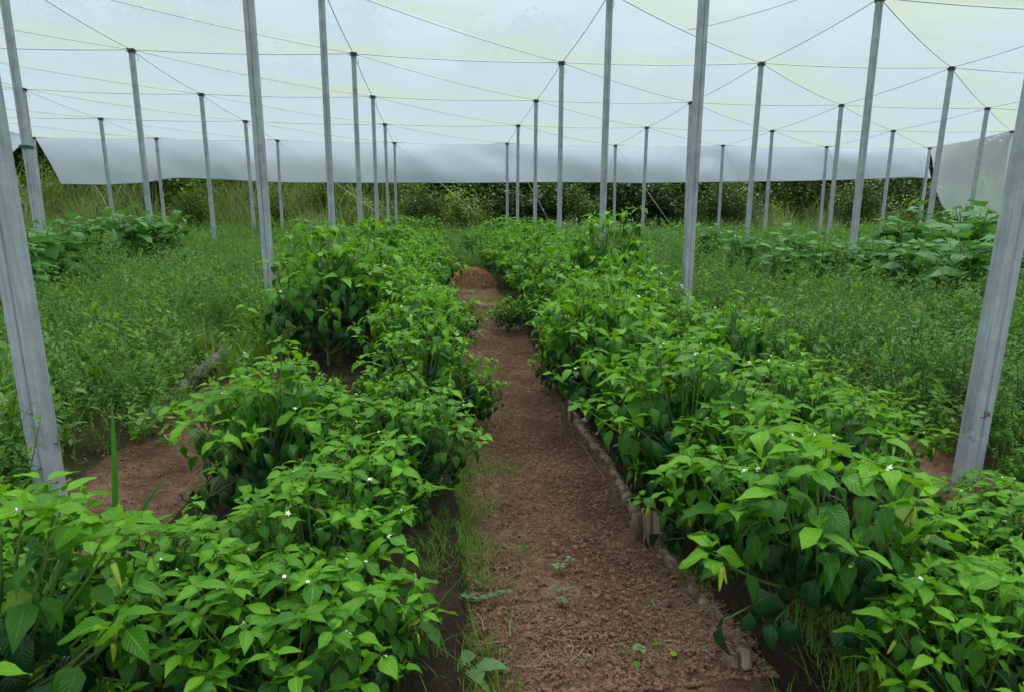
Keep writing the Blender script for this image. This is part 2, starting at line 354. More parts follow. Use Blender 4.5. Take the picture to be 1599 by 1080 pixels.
# ------------------------------------------------------------------ posts
WORDS = ['first', 'second', 'third', 'fourth', 'fifth', 'sixth', 'seventh', 'eighth', 'ninth', 'tenth', 'eleventh', 'twelfth', 'thirteenth',
         'fourteenth', 'fifteenth', 'sixteenth', 'seventeenth', 'eighteenth', 'nineteenth', 'twentieth']
def ordw(i):
    if i < 20: return WORDS[i]
    n = i + 1; t = n // 10; k = n % 10
    tens = {2: 'twenty', 3: 'thirty', 4: 'forty', 5: 'fifty', 6: 'sixty', 7: 'seventy', 8: 'eighty', 9: 'ninety'}
    return (tens[t] + '-' + WORDS[k - 1]) if k else tens[t][:-1] + 'ieth'
ROWN = {-2: 'nearest', -1: 'second nearest', 0: 'third nearest', 1: 'fourth nearest', 2: 'third from last', 3: 'second from last', 4: 'rearmost'}
def build_post(c, r, label):
    top, base = TOP[(c, r)], BASE[(c, r)]; t = empty('steel_post', base)
    tag(t, label, 'post', 'galvanised steel posts of the net house')
    v = top - base; Lh = v.length
    h = .034; g = .005
    prof = [(-h, -h), (-g, -h), (0, -h + .006), (g, -h), (h, -h), (h, h), (g, h), (0, h - .006), (-g, h), (-h, h)]
    # bevelled box section made of two channels face to face
    P = []
    for i, (x, y) in enumerate(prof):
        if abs(x) == h and abs(y) == h:
            b = .006; sx, sy = np.sign(x), np.sign(y)
            a1 = (x - sx * b, y); a2 = (x, y - sy * b)
            P += [a1, a2] if (i in (4, 9)) else [a2, a1]
        else: P.append((x, y))
    n = len(P); m = MB(); V = []
    nz = 8
    for k in range(nz + 1): V += [(x, y, Lh * k / nz) for x, y in P]
    F = [(k * n + i, k * n + (i + 1) % n, (k + 1) * n + (i + 1) % n, (k + 1) * n + i) for k in range(nz) for i in range(n)]
    F.append(tuple(range(nz * n, nz * n + n)))
    m.add(V, F); o = m.obj('shaft', STEEL, t, smooth=False)
    q = v.to_track_quat('Z', 'Y')
    # keep the faces square to the rows
    o.rotation_euler = (-math.atan2(v.y, v.z), math.atan2(v.x, v.z), 0)
    k = MB(); k.box((0, 0, 0), (.10, .10, .010)); k.box((0, 0, -.03), (.08, .08, .05)); k.tube([(-.075, 0, -.03), (.075, 0, -.03)], .007, 5); k.tube([(0, -.07, -.035), (0, .07, -.035)], .007, 5); k.tube([(.04, .04, -.05), (.07, .06, -.10), (.05, .07, -.16)], .003, 4)
    cp = k.obj('clamp', CLAMP, t, smooth=False); cp.location = v + Vector((0, 0, .006))
    return t
for r in range(4, -3, -1):
    vis = [c for c in range(-3, 6) if (c, r) in TOPS or (c, r) in MIDS]
    for i, c in enumerate(vis):
        if r == -2: lab = 'big foreground steel post standing at the %s edge of the photo, pale grey foot' % ('left' if c == 0 else 'right')
        elif r == -1: lab = 'steel post rising out of the pepper plants just %s of the path' % ('left' if c == 0 else 'right')
        else: lab = 'slim grey steel post, %s from the left in the %s row of posts' % (ordw(i), ROWN[r])
        p = build_post(c, r, lab)
        if (c, r) == (-1, 0):
            d = MB(); zz = atY(37, 230, Y_OF(0)).z - BASE[(c, r)].z
            vv = TOP[(c, r)] - BASE[(c, r)]; q = vv * (zz / vv.z)
            for dz in (-.01, 0, .012):
                d.tube([q + Vector((sx * .048, sy * .048, dz)) for sx, sy in ((-1, -1), (1, -1), (1, 1), (-1, 1), (-1, -1))], .006, 5)
            d.obj('twine', TWINE, p)

    # (the rust brown scrawl on the right foreground post is added below)
m = MB(); fy = Y_OF(-2) - .034; ps = [p for p in SC.objects if p.name.startswith('steel_post') and 'right edge' in p.get('label', '')][0]
q = TOP[(1, -2)] - BASE[(1, -2)]
for (x0, y0, x1, y1) in [(1531, 651, 1537, 651), (1537, 651, 1538, 640), (1541, 650, 1542, 641), (1542, 643, 1545, 650), (1545, 650, 1546, 642)]:
    a_, b_ = atY(x0, y0, fy), atY(x1, y1, fy); lean = q.y / q.z
    k = BASE[(1, -2)]; a_ = a_ - k; b_ = b_ - k; a_.y = a_.z * lean - .0345; b_.y = b_.z * lean - .0345
    m.tube([a_, b_], .0022, 4)
RUSTM = simple('rust_brown', [(.3, (.16, .06, .03)), (.7, (.28, .12, .06))], 40, .8, 0)
m.obj('rust_mark', RUSTM, ps)

# ------------------------------------------------------------------ roof netting, one panel per half bay, sagging between the wires
WO = .012
roof = empty('roof_net', (0, 0, 0)); tag(roof, 'white shade netting stretched as a roof over the posts', 'netting')
def tri_panel(A, B, C, sag, name, parent, mat, n=14, w_of=None):
    m = MB(); idx = {}; V = []; var = []
    for i in range(n + 1):
        for j in range(n + 1 - i):
            a = i / n; b = j / n; c = 1 - a - b; p = A * a + B * b + C * c
            s = 27 * a * b * c; e = (a * b + b * c + a * c) * 3
            p = p + Vector((0, 0, -sag * (.75 * s + .35 * e) + .05 * min(1, s * 3) * (mnoise.noise((p.x * .9, p.y * 2.3, 3)) + .5 * mnoise.noise((p.x * 2.5, p.y * 5, 7)))))
            idx[(i, j)] = len(V); V.append(p); var.append((1 - w_of(a, b, c)) ** 2.2 * .85)  # tint weight: shading of the sagging panel, painted as a colour gradient
    F = []
    for i in range(n):
        for j in range(n - i):
            F.append((idx[(i, j)], idx[(i + 1, j)], idx[(i, j + 1)]))
            if i + j < n - 1: F.append((idx[(i + 1, j)], idx[(i + 1, j + 1)], idx[(i, j + 1)]))
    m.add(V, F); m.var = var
    return m.obj(name, mat, parent)
rs = random.Random(3)
for r in range(-5, 4):
    for c in range(-3, 5):
        up = Vector((0, 0, WO))
        A, B, C, D = TOP[(c, r)] + up, TOP[(c + 1, r)] + up, TOP[(c + 1, r + 1)] + up, TOP[(c, r + 1)] + up
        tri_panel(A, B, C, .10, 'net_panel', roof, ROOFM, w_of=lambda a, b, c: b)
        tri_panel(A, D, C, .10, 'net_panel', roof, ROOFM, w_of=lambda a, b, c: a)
# wires
def sagpath(pts, sag, n=6):
    out = []
    for a, b in zip(pts[:-1], pts[1:]):
        for i in range(n): t = i / n; out.append(a + (b - a) * t + Vector((0, 0, -sag * 4 * t * (1 - t))))
    out.append(pts[-1]); return out
def wire(pts, rad, label, group, sag=.035, name='support_wire'):
    m = MB(); m.tube(sagpath(pts, sag), rad, 5); o = m.obj(name, WIREM); tag(o, label, 'wire', group); return o
for r in range(0, 5):
    wire([TOP[(c, r)] for c in range(-3, 6)], .0072, 'straight roof wire running left to right over the %s row of posts' % ROWN[r], 'cross wires under the roof net')
for c in range(-3, 6):
    wire([TOP[(c, r)] for r in range(-1, 5)], .0058, 'lengthwise roof wire over the %s line of posts counted from the left side' % ordw(c + 3), 'lengthwise wires under the roof net')
dn = 0
for s in range(-7, 6):        # diagonals c - r = s
    pts = [TOP[(c, c - s)] for c in range(-3, 6) if -1 <= c - s <= 4]
    if len(pts) < 2: continue
    wire(pts, .0055, 'slanting roof wire, %s of the parallel diagonals counted from the left' % ordw(dn), 'diagonal wires under the roof net', .05); dn += 1
# loose strand that crosses the big near panels
a, b = atY(1075, 47, 7.4), atY(1260, -6, 6.0)
wire([a, (a + b) / 2 + Vector((0, 0, -.02)), b], .004, 'thin loose strand curving up from the roof wire near the top centre right', None, .01)
# guys of the rearmost row
guys = [((0, 4), (745, 335)), ((-1, 4), (600, 340)), ((-2, 4), (272, 278)), ((-2, 4), (322, 270)), ((-1, 4), (447, 280)), ((1, 4), (860, 350)), ((1, 4), (787, 283)), ((2, 4), (1050, 355)), ((2, 4), (945, 285)),
        ((3, 4), (1105, 283)), ((3, 4), (1156, 285)), ((4, 4), (1258, 283)), ((4, 4), (1316, 285)), ((5, 4), (1418, 279))]
for i, ((c, r), e) in enumerate(guys):
    A = TOP[(c, r)]; B = atY(e[0], e[1], Y_OF(4) - (.5 if e[1] > 300 else .12))
    if e[1] > 300:
        A2 = B; 
    wire([A, B], .006, 'thin %s guy wire slanting %s from the %s post of the rear row' % ('long' if (e[1] > 300 or i == 3) else 'short', 'right' if e[0] > TOPS[(c, r)][0] else 'left', ordw(c + 3)),
         'guy wires of the rearmost posts', .01, 'guy_wire')

# ------------------------------------------------------------------ hanging nets
def hang_sheet(name, top, bot, nv, mat, label, billow=.05, seed=0):
    """top, bot: matching polylines of points; a hanging cloth with slight folds between them."""
    m = MB(); V = []; n = len(top); rr = random.Random(seed)
    ds = [0.0]
    for i in range(1, n): ds.append(ds[-1] + (top[i] - top[i - 1]).length)
    for k in range(nv + 1):
        t = k / nv
        for i in range(n):
            p = top[i] * (1 - t) + bot[i] * t
            tang = (top[min(i + 1, n - 1)] - top[max(i - 1, 0)]); nrm = Vector((-tang.y, tang.x, 0)).normalized()
            w = mnoise.noise((ds[i] * .45 + seed, t * .8, 1)) * billow + mnoise.noise((ds[i] * 1.7 + seed, t * 1.5, 5)) * billow * .45 + mnoise.noise((ds[i] * 5 + seed, t * .6, 8)) * billow * .16
            V.append(p + nrm * w * math.sin(min(1, t * 2) * math.pi / 2) + nrm * billow * .6 * math.sin(t * math.pi))
    F = [(k * n + i, k * n + i + 1, (k + 1) * n + i + 1, (k + 1) * n + i) for k in range(nv) for i in range(n - 1)]
    t = empty(name); m.add(V, F); m.obj('netting', mat, t)
    hm = MB(); hm.tube([V[nv * n + i] for i in range(n)], .011, 5); hm.obj('hem', HEMM, t)
    tag(t, label, 'netting'); return t
def poly(pts, n):
    """resample a pixel/point polyline to n points evenly in parameter."""
    k = len(pts) - 1; out = []
    for i in range(n):
        s = i / (n - 1) * k; j = min(k - 1, int(s)); f = s - j; out.append(pts[j] * (1 - f) + pts[j + 1] * f)
    return out
Yb = Y_OF(4) + .10
def edge_at(xpx, table):
    return float(np.interp(xpx, [a for a, _ in table], [b for _, b in table]))
bot_tab = [(97, 288), (170, 289), (230, 285), (272, 278), (330, 280), (440, 285), (560, 286), (700, 286), (850, 285), (1000, 286), (1100, 285), (1250, 283), (1340, 281), (1420, 277), (1458, 279)]
top_tab = [(v[0], v[1]) for k, v in sorted(TOPS.items()) if k[1] == 4]
n = 90; top = []; bot = []
for i in range(n):
    s = i / (n - 1); xt = 54 + s * (1453 - 54); xb = 97 + s * (1456 - 97)
    top.append(atY(xt, edge_at(xt, top_tab), Yb)); bot.append(atY(xb, edge_at(xb, bot_tab), Yb + .05))
hang_sheet('hanging_net', top, bot, 8, HANGM, 'long white net hanging across the back with a dark lower hem', .16, 1)
# right side net: falls in a rounded bag from the roof edge between the rear corner and the next post
XR = TOP[(5, 4)].x
def atX(px, py, X):
    d = ray(px, py); t = X / d[0]; return Vector((X, d[1] * t, CAMZ + d[2] * t))
c54, c53, c52 = TOP[(5, 4)], TOP[(5, 3)], Vector((X_OF(5), Y_OF(2), ROOF))
top = poly([c54 + Vector((.05, .1, 0)), c53 + Vector((.05, 0, 0)), c52 + Vector((.05, 0, 0))], 24)
lowpx = [(1458, 279), (1463, 300), (1472, 322), (1487, 341), (1510, 350), (1540, 349), (1575, 343), (1625, 352)]
def mixpl(i):
    s = i / 23 * 7; j = min(6, int(s)); f = s - j
    x = lowpx[j][0] * (1 - f) + lowpx[j + 1][0] * f; y = lowpx[j][1] * (1 - f) + lowpx[j + 1][1] * f
    Yd = 20.1 - (i / 23) * 5.6; return atY(x, y, Yd)
bot = [mixpl(i) for i in range(24)]
hang_sheet('side_net', top, bot, 12, SIDEM, 'translucent side net sagging in a rounded bag behind the right foreground post', .09, 5)
top = poly([c52 + Vector((.05, 0, 0)), Vector((X_OF(5) + .05, Y_OF(-3), ROOF))], 30)
bot = [Vector((p.x + .1, p.y, p.z - 2.3 + .15 * math.sin(p.y))) for p in top]
hang_sheet('side_net', top, bot, 8, SIDEM, 'side net along the right flank beyond the photo edge', .08, 8)
# left side net with its rear corner drawn up
XL = TOP[(-3, 4)].x
tl = [Vector((XL - .03, y, ROOF - .005)) for y in np.linspace(Y_OF(4), Y_OF(-3), 40)]; tl[0].z = TOP[(-3, 4)].z
bl = []
for p in tl:
    d = Y_OF(4) - p.y; drop = min(1.95, .04 + d * .62); bl.append(Vector((p.x - .05, p.y, p.z - drop)))
hang_sheet('side_net', tl, bl, 8, HANGM, 'left side net whose rear corner is drawn up in a slant', .04, 11)

# ------------------------------------------------------------------ leaves
OV_T = [0, .08, .22, .38, .55, .72, .86, 1.0]; OV_W = [.06, .50, .90, 1.0, .86, .54, .20, .0]
def leaf_geo(Ln, Wd, droop=.3, fold=.25, wave=.08, petiole=.15, rows=6, cols=4, twist=0, seed=0, lobes=0):
    """blade along +Y, upper face +Z, petiole from the origin; returns verts, faces, uv."""
    rr = random.Random(seed); V = []; UV = []; ph = rr.random() * 6
    ts = [-petiole] + [i / (rows - 1) for i in range(rows)] if petiole else [i / (rows - 1) for i in range(rows)]
    ang = rr.uniform(-.1, .1); y = 0; z = 0; x0 = 0; prev = ts[0]; a = .25 if petiole else 0
    side = rr.uniform(-.25, .25)
    for t in ts:
        dt = (t - prev) * Ln; a -= droop * (t - prev) * 2.0; y += math.cos(a) * dt; z += math.sin(a) * dt; x0 += side * dt * .35; prev = t
        w = .012 * 1 if t < 0 else (np.interp(t, OV_T, OV_W) * Wd / 2)
        if t < 0: w = .0015
        w = max(w, .0012 if t < .99 else .0004)
        if lobes and t > 0: w *= 1 + lobes * math.sin(t * 15 + ph)
        for k in range(cols + 1):
            u = -1 + 2 * k / cols
            ww = u * w
            zz = z + abs(u) * w * fold + (wave * Wd * math.sin(t * 8 + ph + (2 if u > 0 else 0)) * abs(u) ** 2 if t > 0 else 0)
            V.append((x0 + ww * math.cos(twist * t), y + abs(u) ** 2 * w * -.10, zz + ww * math.sin(twist * t))); UV.append((u * .999, max(0, t)))
    n = cols + 1; F = [(j * n + i, j * n + i + 1, (j + 1) * n + i + 1, (j + 1) * n + i) for j in range(len(ts) - 1) for i in range(cols)]
    return V, F, UV
def leaf_mesh(name, mat, **k):
    V, F, UV = leaf_geo(**k); m = MB(); m.add(V, F, 0, UV, 0.0); return m.mesh(name, mat)
YOUNGS = [leaf_mesh('young_leaf', YOUNG, Ln=1, Wd=w, droop=d, fold=f, wave=wv, petiole=.12, seed=i, twist=tw)
          for i, (w, d, f, wv, tw) in enumerate([(.56, .15, .26, .05, .1), (.50, .30, .20, .08, -.3), (.62, .42, .12, .12, .35), (.44, .08, .38, .06, 0), (.56, .60, .22, .14, -.25), (.48, .22, .30, .10, .5), (.66, .35, .08, .13, -.1)])]
MATURES = [leaf_mesh('mature_leaf', MATURE, Ln=1, Wd=w, droop=d, fold=f, wave=wv, petiole=.22, seed=10 + i, twist=tw)
           for i, (w, d, f, wv, tw) in enumerate([(.58, .35, .18, .09, .2), (.52, .55, .25, .06, -.3), (.64, .25, .08, .14, .4), (.5, .8, .3, .12, -.1), (.60, .45, .12, .16, -.45)])]
OLDS = [leaf_mesh('old_leaf', OLD, Ln=1, Wd=w, droop=d, fold=f, wave=wv, petiole=.25, seed=20 + i)
        for i, (w, d, f, wv) in enumerate([(.6, .8, .12, .1), (.52, 1.1, .2, .08), (.64, .6, .08, .12)])]
def small_geo(w, d, seed, petiole=.15): return leaf_geo(1, w, d, .22, .06, petiole, 5, 2, 0, seed)
LOWG = [[small_geo(.54, .3, 1), small_geo(.5, .6, 2), small_geo(.58, .8, 3)], [small_geo(.56, .6, 4, .2), small_geo(.5, .9, 5, .2)], [small_geo(.6, .9, 6, .2), small_geo(.52, 1.1, 7, .2)]]
def M_leaf(p, az, el, roll, s):
    return Matrix.Translation(p) @ Matrix.Rotation(az, 4, 'Z') @ Matrix.Rotation(el, 4, 'X') @ Matrix.Rotation(roll, 4, 'Y') @ Matrix.Scale(s, 4)
def add_leaf(mb, geo, M, mat, var):
    V, F, UV = geo; mb.add([M @ Vector(v) for v in V], F, mat, UV, var)
def flower_mesh():
    m = MB(); 
    for k in range(5):
        M = Matrix.Rotation(k * 2 * math.pi / 5, 4, 'Z')
        m.add([M @ Vector(v) for v in [(0, 0, 0), (.0032, .004, .0006), (.0022, .0095, -.001), (0, .0115, -.003), (-.0022, .0095, -.001), (-.0032, .004, .0006)]], [(0, 1, 2, 3), (0, 3, 4, 5)], 0)
    m.tube([(0, 0, -.004), (0, 0, .002), (0, 0, .005)], [.0012, .0022, .001], 5, 0)
    m.tube([(0, 0, -.002), (0, .004, -.014)], .0008, 4, 1)
    return m.mesh('flower', [PETAL, STEM])
def chili_mesh(s):
    m = MB(); r = random.Random(s); b = r.uniform(-.006, .006)
    zs = [0, .006, .02, .036, .05, .058]; ws = [.002, .0062, .0068, .0052, .003, .0006]
    m.tube([(b * (z / .058) ** 2, 0, -z) for z in zs], ws, 7, 0); m.tube([(0, 0, 0), (0, .003, .018)], .0011, 4, 1)
    m.tube([(0, 0, .002), (0, 0, -.004)], [.003, .0062], 6, 1)
    return m.mesh('chili', [CHILI, STEM])
FLOWER = flower_mesh(); CHILIS = [chili_mesh(1), chili_mesh(2)]

def pepper_skeleton(seed, Hh, Rr, ntip, nlow=14):
    r = random.Random(seed); tips = []; branches = []
    fork = Vector((r.uniform(-.02, .02), r.uniform(-.02, .02), Hh * .28))
    branches.append(([Vector((0, 0, -.03)), Vector((fork.x * .4, fork.y * .4, fork.z * .5)), fork], [.0085, .007, .006]))
    for i in range(ntip):
        u = (i + .5) / ntip; az = i * 2.39996 + r.uniform(-.3, .3); rad = Rr * math.sqrt(u) * r.uniform(.8, 1.12)
        z = Hh * (1 - .42 * u ** 1.3) * r.uniform(.84, 1.10)
        if r.random() < .10: z *= 1.14
        tip = Vector((math.cos(az) * rad, math.sin(az) * rad, z))
        mid = fork.lerp(tip, .5) + Vector((math.cos(az) * Rr * .10, math.sin(az) * Rr * .10, -.04 * Hh + r.uniform(-.02, .02)))
        pts = []
        for k in range(7):
            t = k / 6; pts.append(fork * (1 - t) ** 2 + mid * 2 * t * (1 - t) + tip * t * t)
        branches.append((pts, [.0048 - .0032 * k / 6 for k in range(7)])); tips.append((tip, az, u, pts))
    low = []
    for i in range(nlow):                            # low side shoots that carry the old leaves
        a = i * 2.39996 + r.uniform(-.3, .3); q = r.uniform(.09, .27) * (Hh / .48); z = r.uniform(.07, .28)
        p0 = Vector((0, 0, r.uniform(.04, fork.z))); p2 = Vector((math.cos(a) * q, math.sin(a) * q, z)); p1 = p0.lerp(p2, .5) + Vector((0, 0, .03))
        branches.append(([p0, p1, p2], [.003, .0025, .0016])); low.append((p2, p1, a))
    return tips, branches, low
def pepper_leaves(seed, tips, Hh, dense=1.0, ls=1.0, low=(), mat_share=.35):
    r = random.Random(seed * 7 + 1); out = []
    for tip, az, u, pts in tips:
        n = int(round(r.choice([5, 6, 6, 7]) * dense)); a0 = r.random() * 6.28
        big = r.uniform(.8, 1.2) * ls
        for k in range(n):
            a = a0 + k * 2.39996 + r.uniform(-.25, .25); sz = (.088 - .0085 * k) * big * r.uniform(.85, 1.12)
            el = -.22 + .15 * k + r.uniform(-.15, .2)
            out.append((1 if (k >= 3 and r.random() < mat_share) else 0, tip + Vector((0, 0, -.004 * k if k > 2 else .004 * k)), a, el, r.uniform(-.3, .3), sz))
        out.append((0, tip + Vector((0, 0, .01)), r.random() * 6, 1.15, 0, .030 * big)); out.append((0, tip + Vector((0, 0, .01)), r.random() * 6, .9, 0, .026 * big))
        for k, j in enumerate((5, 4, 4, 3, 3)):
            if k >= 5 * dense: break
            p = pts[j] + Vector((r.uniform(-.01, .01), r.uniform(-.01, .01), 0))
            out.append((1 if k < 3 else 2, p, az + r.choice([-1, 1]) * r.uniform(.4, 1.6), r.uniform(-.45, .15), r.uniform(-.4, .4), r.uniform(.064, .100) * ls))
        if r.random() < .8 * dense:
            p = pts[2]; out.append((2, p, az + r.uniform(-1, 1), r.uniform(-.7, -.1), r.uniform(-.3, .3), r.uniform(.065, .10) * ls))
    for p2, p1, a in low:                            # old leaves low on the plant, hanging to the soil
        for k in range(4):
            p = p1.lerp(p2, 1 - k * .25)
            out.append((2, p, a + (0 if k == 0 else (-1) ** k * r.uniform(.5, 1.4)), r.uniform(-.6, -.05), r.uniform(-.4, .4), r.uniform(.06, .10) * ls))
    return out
def pepper_proto(seed, level, Hh=.5, Rr=.27, ntip=26, ls=1.0):
    """level 0: every leaf an object; 1: the top ones are; 2: foliage joined."""
    t = empty('pepper_plant'); tips, br, low = pepper_skeleton(seed, Hh, Rr, ntip); st = MB(); r = random.Random(seed + 99)
    for i, (p, w) in enumerate(br): st.tube(p, w, 5 if level < 2 else 3, 0, cap=False)
    st.obj('stem', STEM, t)
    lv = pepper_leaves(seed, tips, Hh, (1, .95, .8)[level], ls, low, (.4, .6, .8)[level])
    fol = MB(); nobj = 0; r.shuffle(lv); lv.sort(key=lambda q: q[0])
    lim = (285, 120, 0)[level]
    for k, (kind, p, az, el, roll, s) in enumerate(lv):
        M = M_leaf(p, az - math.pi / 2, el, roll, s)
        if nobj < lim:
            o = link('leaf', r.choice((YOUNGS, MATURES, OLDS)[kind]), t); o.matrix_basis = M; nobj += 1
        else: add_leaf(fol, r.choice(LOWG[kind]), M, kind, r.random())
    if fol.v:
        f = fol.obj('foliage', [YOUNG, MATURE, OLD], t); f['kind'] = 'stuff'
    if level < 2:
        for k in range(9 if level == 0 else 6):
            tip, az, u, pts = tips[r.randrange(len(tips))]
            o = link('flower', FLOWER, t); o.matrix_basis = M_leaf(tip + Vector((r.uniform(-.02, .02), r.uniform(-.02, .02), r.uniform(.004, .02))), r.random() * 6, r.uniform(-.9, .9), r.uniform(-.9, .9), r.uniform(.55, .85))
        for k in range(7 if level == 0 else 3):
            tip, az, u, pts = tips[r.randrange(len(tips) // 2, len(tips))]
            o = link('chili', CHILIS[k % 2], t); o.matrix_basis = M_leaf(pts[5] + Vector((math.cos(az) * .015, math.sin(az) * .015, r.uniform(-.02, .015))), az, r.uniform(-.3, .3) + (math.pi if r.random() < .25 else 0), r.uniform(-.3, .3), r.uniform(.6, .95))
    return t
PROTO = {0: [pepper_proto(1, 0, .46, .30, 34, .92), pepper_proto(2, 0, .48, .29, 38, .80), pepper_proto(3, 0, .42, .31, 40, .78), pepper_proto(4, 0, .50, .30, 40, .84)],
         1: [pepper_proto(11, 1, .48, .30, 40, .76), pepper_proto(12, 1, .52, .29, 38, .82), pepper_proto(13, 1, .45, .31, 42, .72)],
         2: [pepper_proto(21, 2, .50, .30, 46, .72), pepper_proto(22, 2, .56, .29, 44, .78), pepper_proto(23, 2, .44, .31, 46, .70)]}
used = {0: set(), 1: set(), 2: set()}
PCOUNT = {0: 0, 1: 0, 2: 0}
def place(level, idx, x, y, z, rz, s, sz=1.0):
    src = PROTO[level][idx % len(PROTO[level])]
    if idx % len(PROTO[level]) in used[level]: o = copy_tree(src)
    else: o = src; used[level].add(idx % len(PROTO[level]))
    o.location = (x, y, z); o.rotation_euler = (0, 0, rz); o.scale = (s, s, s * sz); return o
pr = random.Random(21)
# rows: (x of row, y start, y end, scale), name
ROWS_P = [(-.66, 1.00, 14.2, 'left bed, outer row', .90), (-.17, 1.03, 14.5, 'left bed, path side row', .90),
          (.84, 1.28, 14.6, 'right bed, path side row', 1.0), (1.31, 1.15, 14.2, 'right bed, outer row', 1.0)]
SKIP = set()
def skip(x, y):
    if x < -.38 and (2.8 < y < 3.9 or 1.6 < y < 2.0): return True     # the open soil patch left of the bed
    if -.5 < x < 0 and 3.05 < y < 3.5: return True
    return False
placed = []
for ri, (rx, y0, y1, rname, rsc) in enumerate(ROWS_P):
    y = y0; k = 0; lst = []
    while y < y1:
        x = rx + pr.uniform(-.06, .06) + (-.07 if (ri == 1 and y < 1.8) else .05 if (ri == 1 and y < 4) else -.05 if ri == 1 else .07 if (ri == 2 and y > 4.5) else -.06 if (ri == 2 and y < 3.6) else .10 if (ri == 0 and 1.9 < y < 3) else 0); yy = y + pr.uniform(-.05, .05)
        s = rsc * pr.uniform(.80, 1.16) * (1 + .10 * math.sin(yy * 1.9 + ri * 1.3))
        if y < 1.6: s *= .90
        if ri == 0 and 1.15 < y < 1.9: s *= .66
        if ri == 0 and 1.9 < y < 3: s *= .9
        if ri == 1 and 1.15 < y < 1.8: s *= .85
        if ri == 0 and 4 < y < 7.5: s *= 1.30
        if ri == 0 and y >= 7.5: s *= 1.1
        if ri == 1 and y > 4.0: s *= 1.08
        if ri == 2 and y > 3.6: s *= 1.05
        if ri == 3 and y > 3.6: s *= 1.12
        if ri == 3 and y < 2.9: s *= .66
        if not skip(x, yy): lst.append((x, yy, s))
        y += (.36 if y < 8 else .44) * pr.uniform(.9, 1.1); 
    for k, (x, yy, s) in enumerate(lst):
        d = math.hypot(x, yy); lev = 0 if d < 2.3 else (1 if d < 5.0 else 2)
        PCOUNT[lev] += 1
        o = place(lev, PCOUNT[lev], x, yy, gz(yy) + .075, pr.random() * 6.28, s, pr.uniform(.9, 1.1))
        lab = 'pepper plant %s from the camera in the %s' % (ordw(k), rname)
        tag(o, lab, 'pepper plant', 'pepper plants in the beds beside the path'); placed.append((x, yy))
# the stray plants: at the left edge, by the right post, straddling the path
extra = [(-.42, 1.16, .72, 'bright green pepper plant filling the bottom left foreground between the rows'), (-.50, 1.42, .60, 'low pepper plant in the left foreground before the bare soil patch'),
         (-.17, 1.22, .60, 'pepper plant at the bottom edge of the photo left of the path'), (-.98, 1.32, .66, 'pepper plant with pale leaf tips left of the upright grass blade'), (-.74, 1.30, .62, 'pepper plant with broad dark leaves low in the left foreground'),
         (1.00, 1.02, .62, 'leafy pepper plant beside the pale one in the bottom right corner'), (.72, 1.66, .68, 'pepper plant spilling over the log edge at the bottom right of the path'), (.72, 2.10, .62, 'pepper plant with pale hanging chilies beside the wooden stake'), (.78, 2.9, .6, 'pepper plant leaning over the brown edging log'),
         (1.12, 1.36, .62, 'broad leaved pepper plant in the bottom right foreground'),(-.98, 1.18, .48, 'light green pepper plant at the bottom left corner of the photo'), (-1.02, 1.55, .62, 'low pepper plant in front of the foot of the left foreground post'),
         (.10, 2.95, .62, 'pepper plant leaning a branch over the soil path from the left'), (.52, 5.35, .62, 'compact pepper plant standing at the path edge before the log'),
         (.44, 1.32, .0, ''), (.86, .93, .66, 'pale green leafy plant in the bottom right corner of the photo'), (2.02, 2.02, .42, 'pepper plant hiding the foot of the right foreground post'),
         (.10, 5.0, .7, 'low pepper plant beside the path before the straw heap'), (.62, 3.5, .6, 'small pepper plant overhanging the log edge of the right bed'),
         (1.72, 1.50, .55, 'pepper plant cut by the right photo edge below the post')]
for i, (x, y, s, lab) in enumerate(extra):
    if not lab: continue
    d = math.hypot(x, y); lev = 0 if d < 2.3 else (1 if d < 5.2 else 2); PCOUNT[lev] += 1
    o = place(lev, PCOUNT[lev], x, y, gz(y) + .03, i * 1.3, s); tag(o, lab, 'pepper plant', 'stray pepper plants outside the rows')
# further pepper bushes behind the weeds on the right and beyond the straw heap
far = [(1340, 372, .7), (1375, 368, .7), (1410, 374, .8), (1445, 378, .8), (1230, 372, .7), (1265, 374, .7), (1200, 380, .8), (1480, 380, .8), (1300, 372, .8), (1540, 385, .8), (640, 400, .8), (735, 395, .7), (755, 392, .8), (1390, 385, .8), (1560, 380, .8)]
for i, (px, py, s) in enumerate(sorted(far)):
    p = atG(px, py + 16); PCOUNT[2] += 1
    o = place(2, PCOUNT[2], p.x, p.y, p.z, i * 2.1, s * 1.35); tag(o, 'distant bright green bush, %s of the far bushes counted from the left' % ordw(i), 'bush', 'distant bright green bushes')

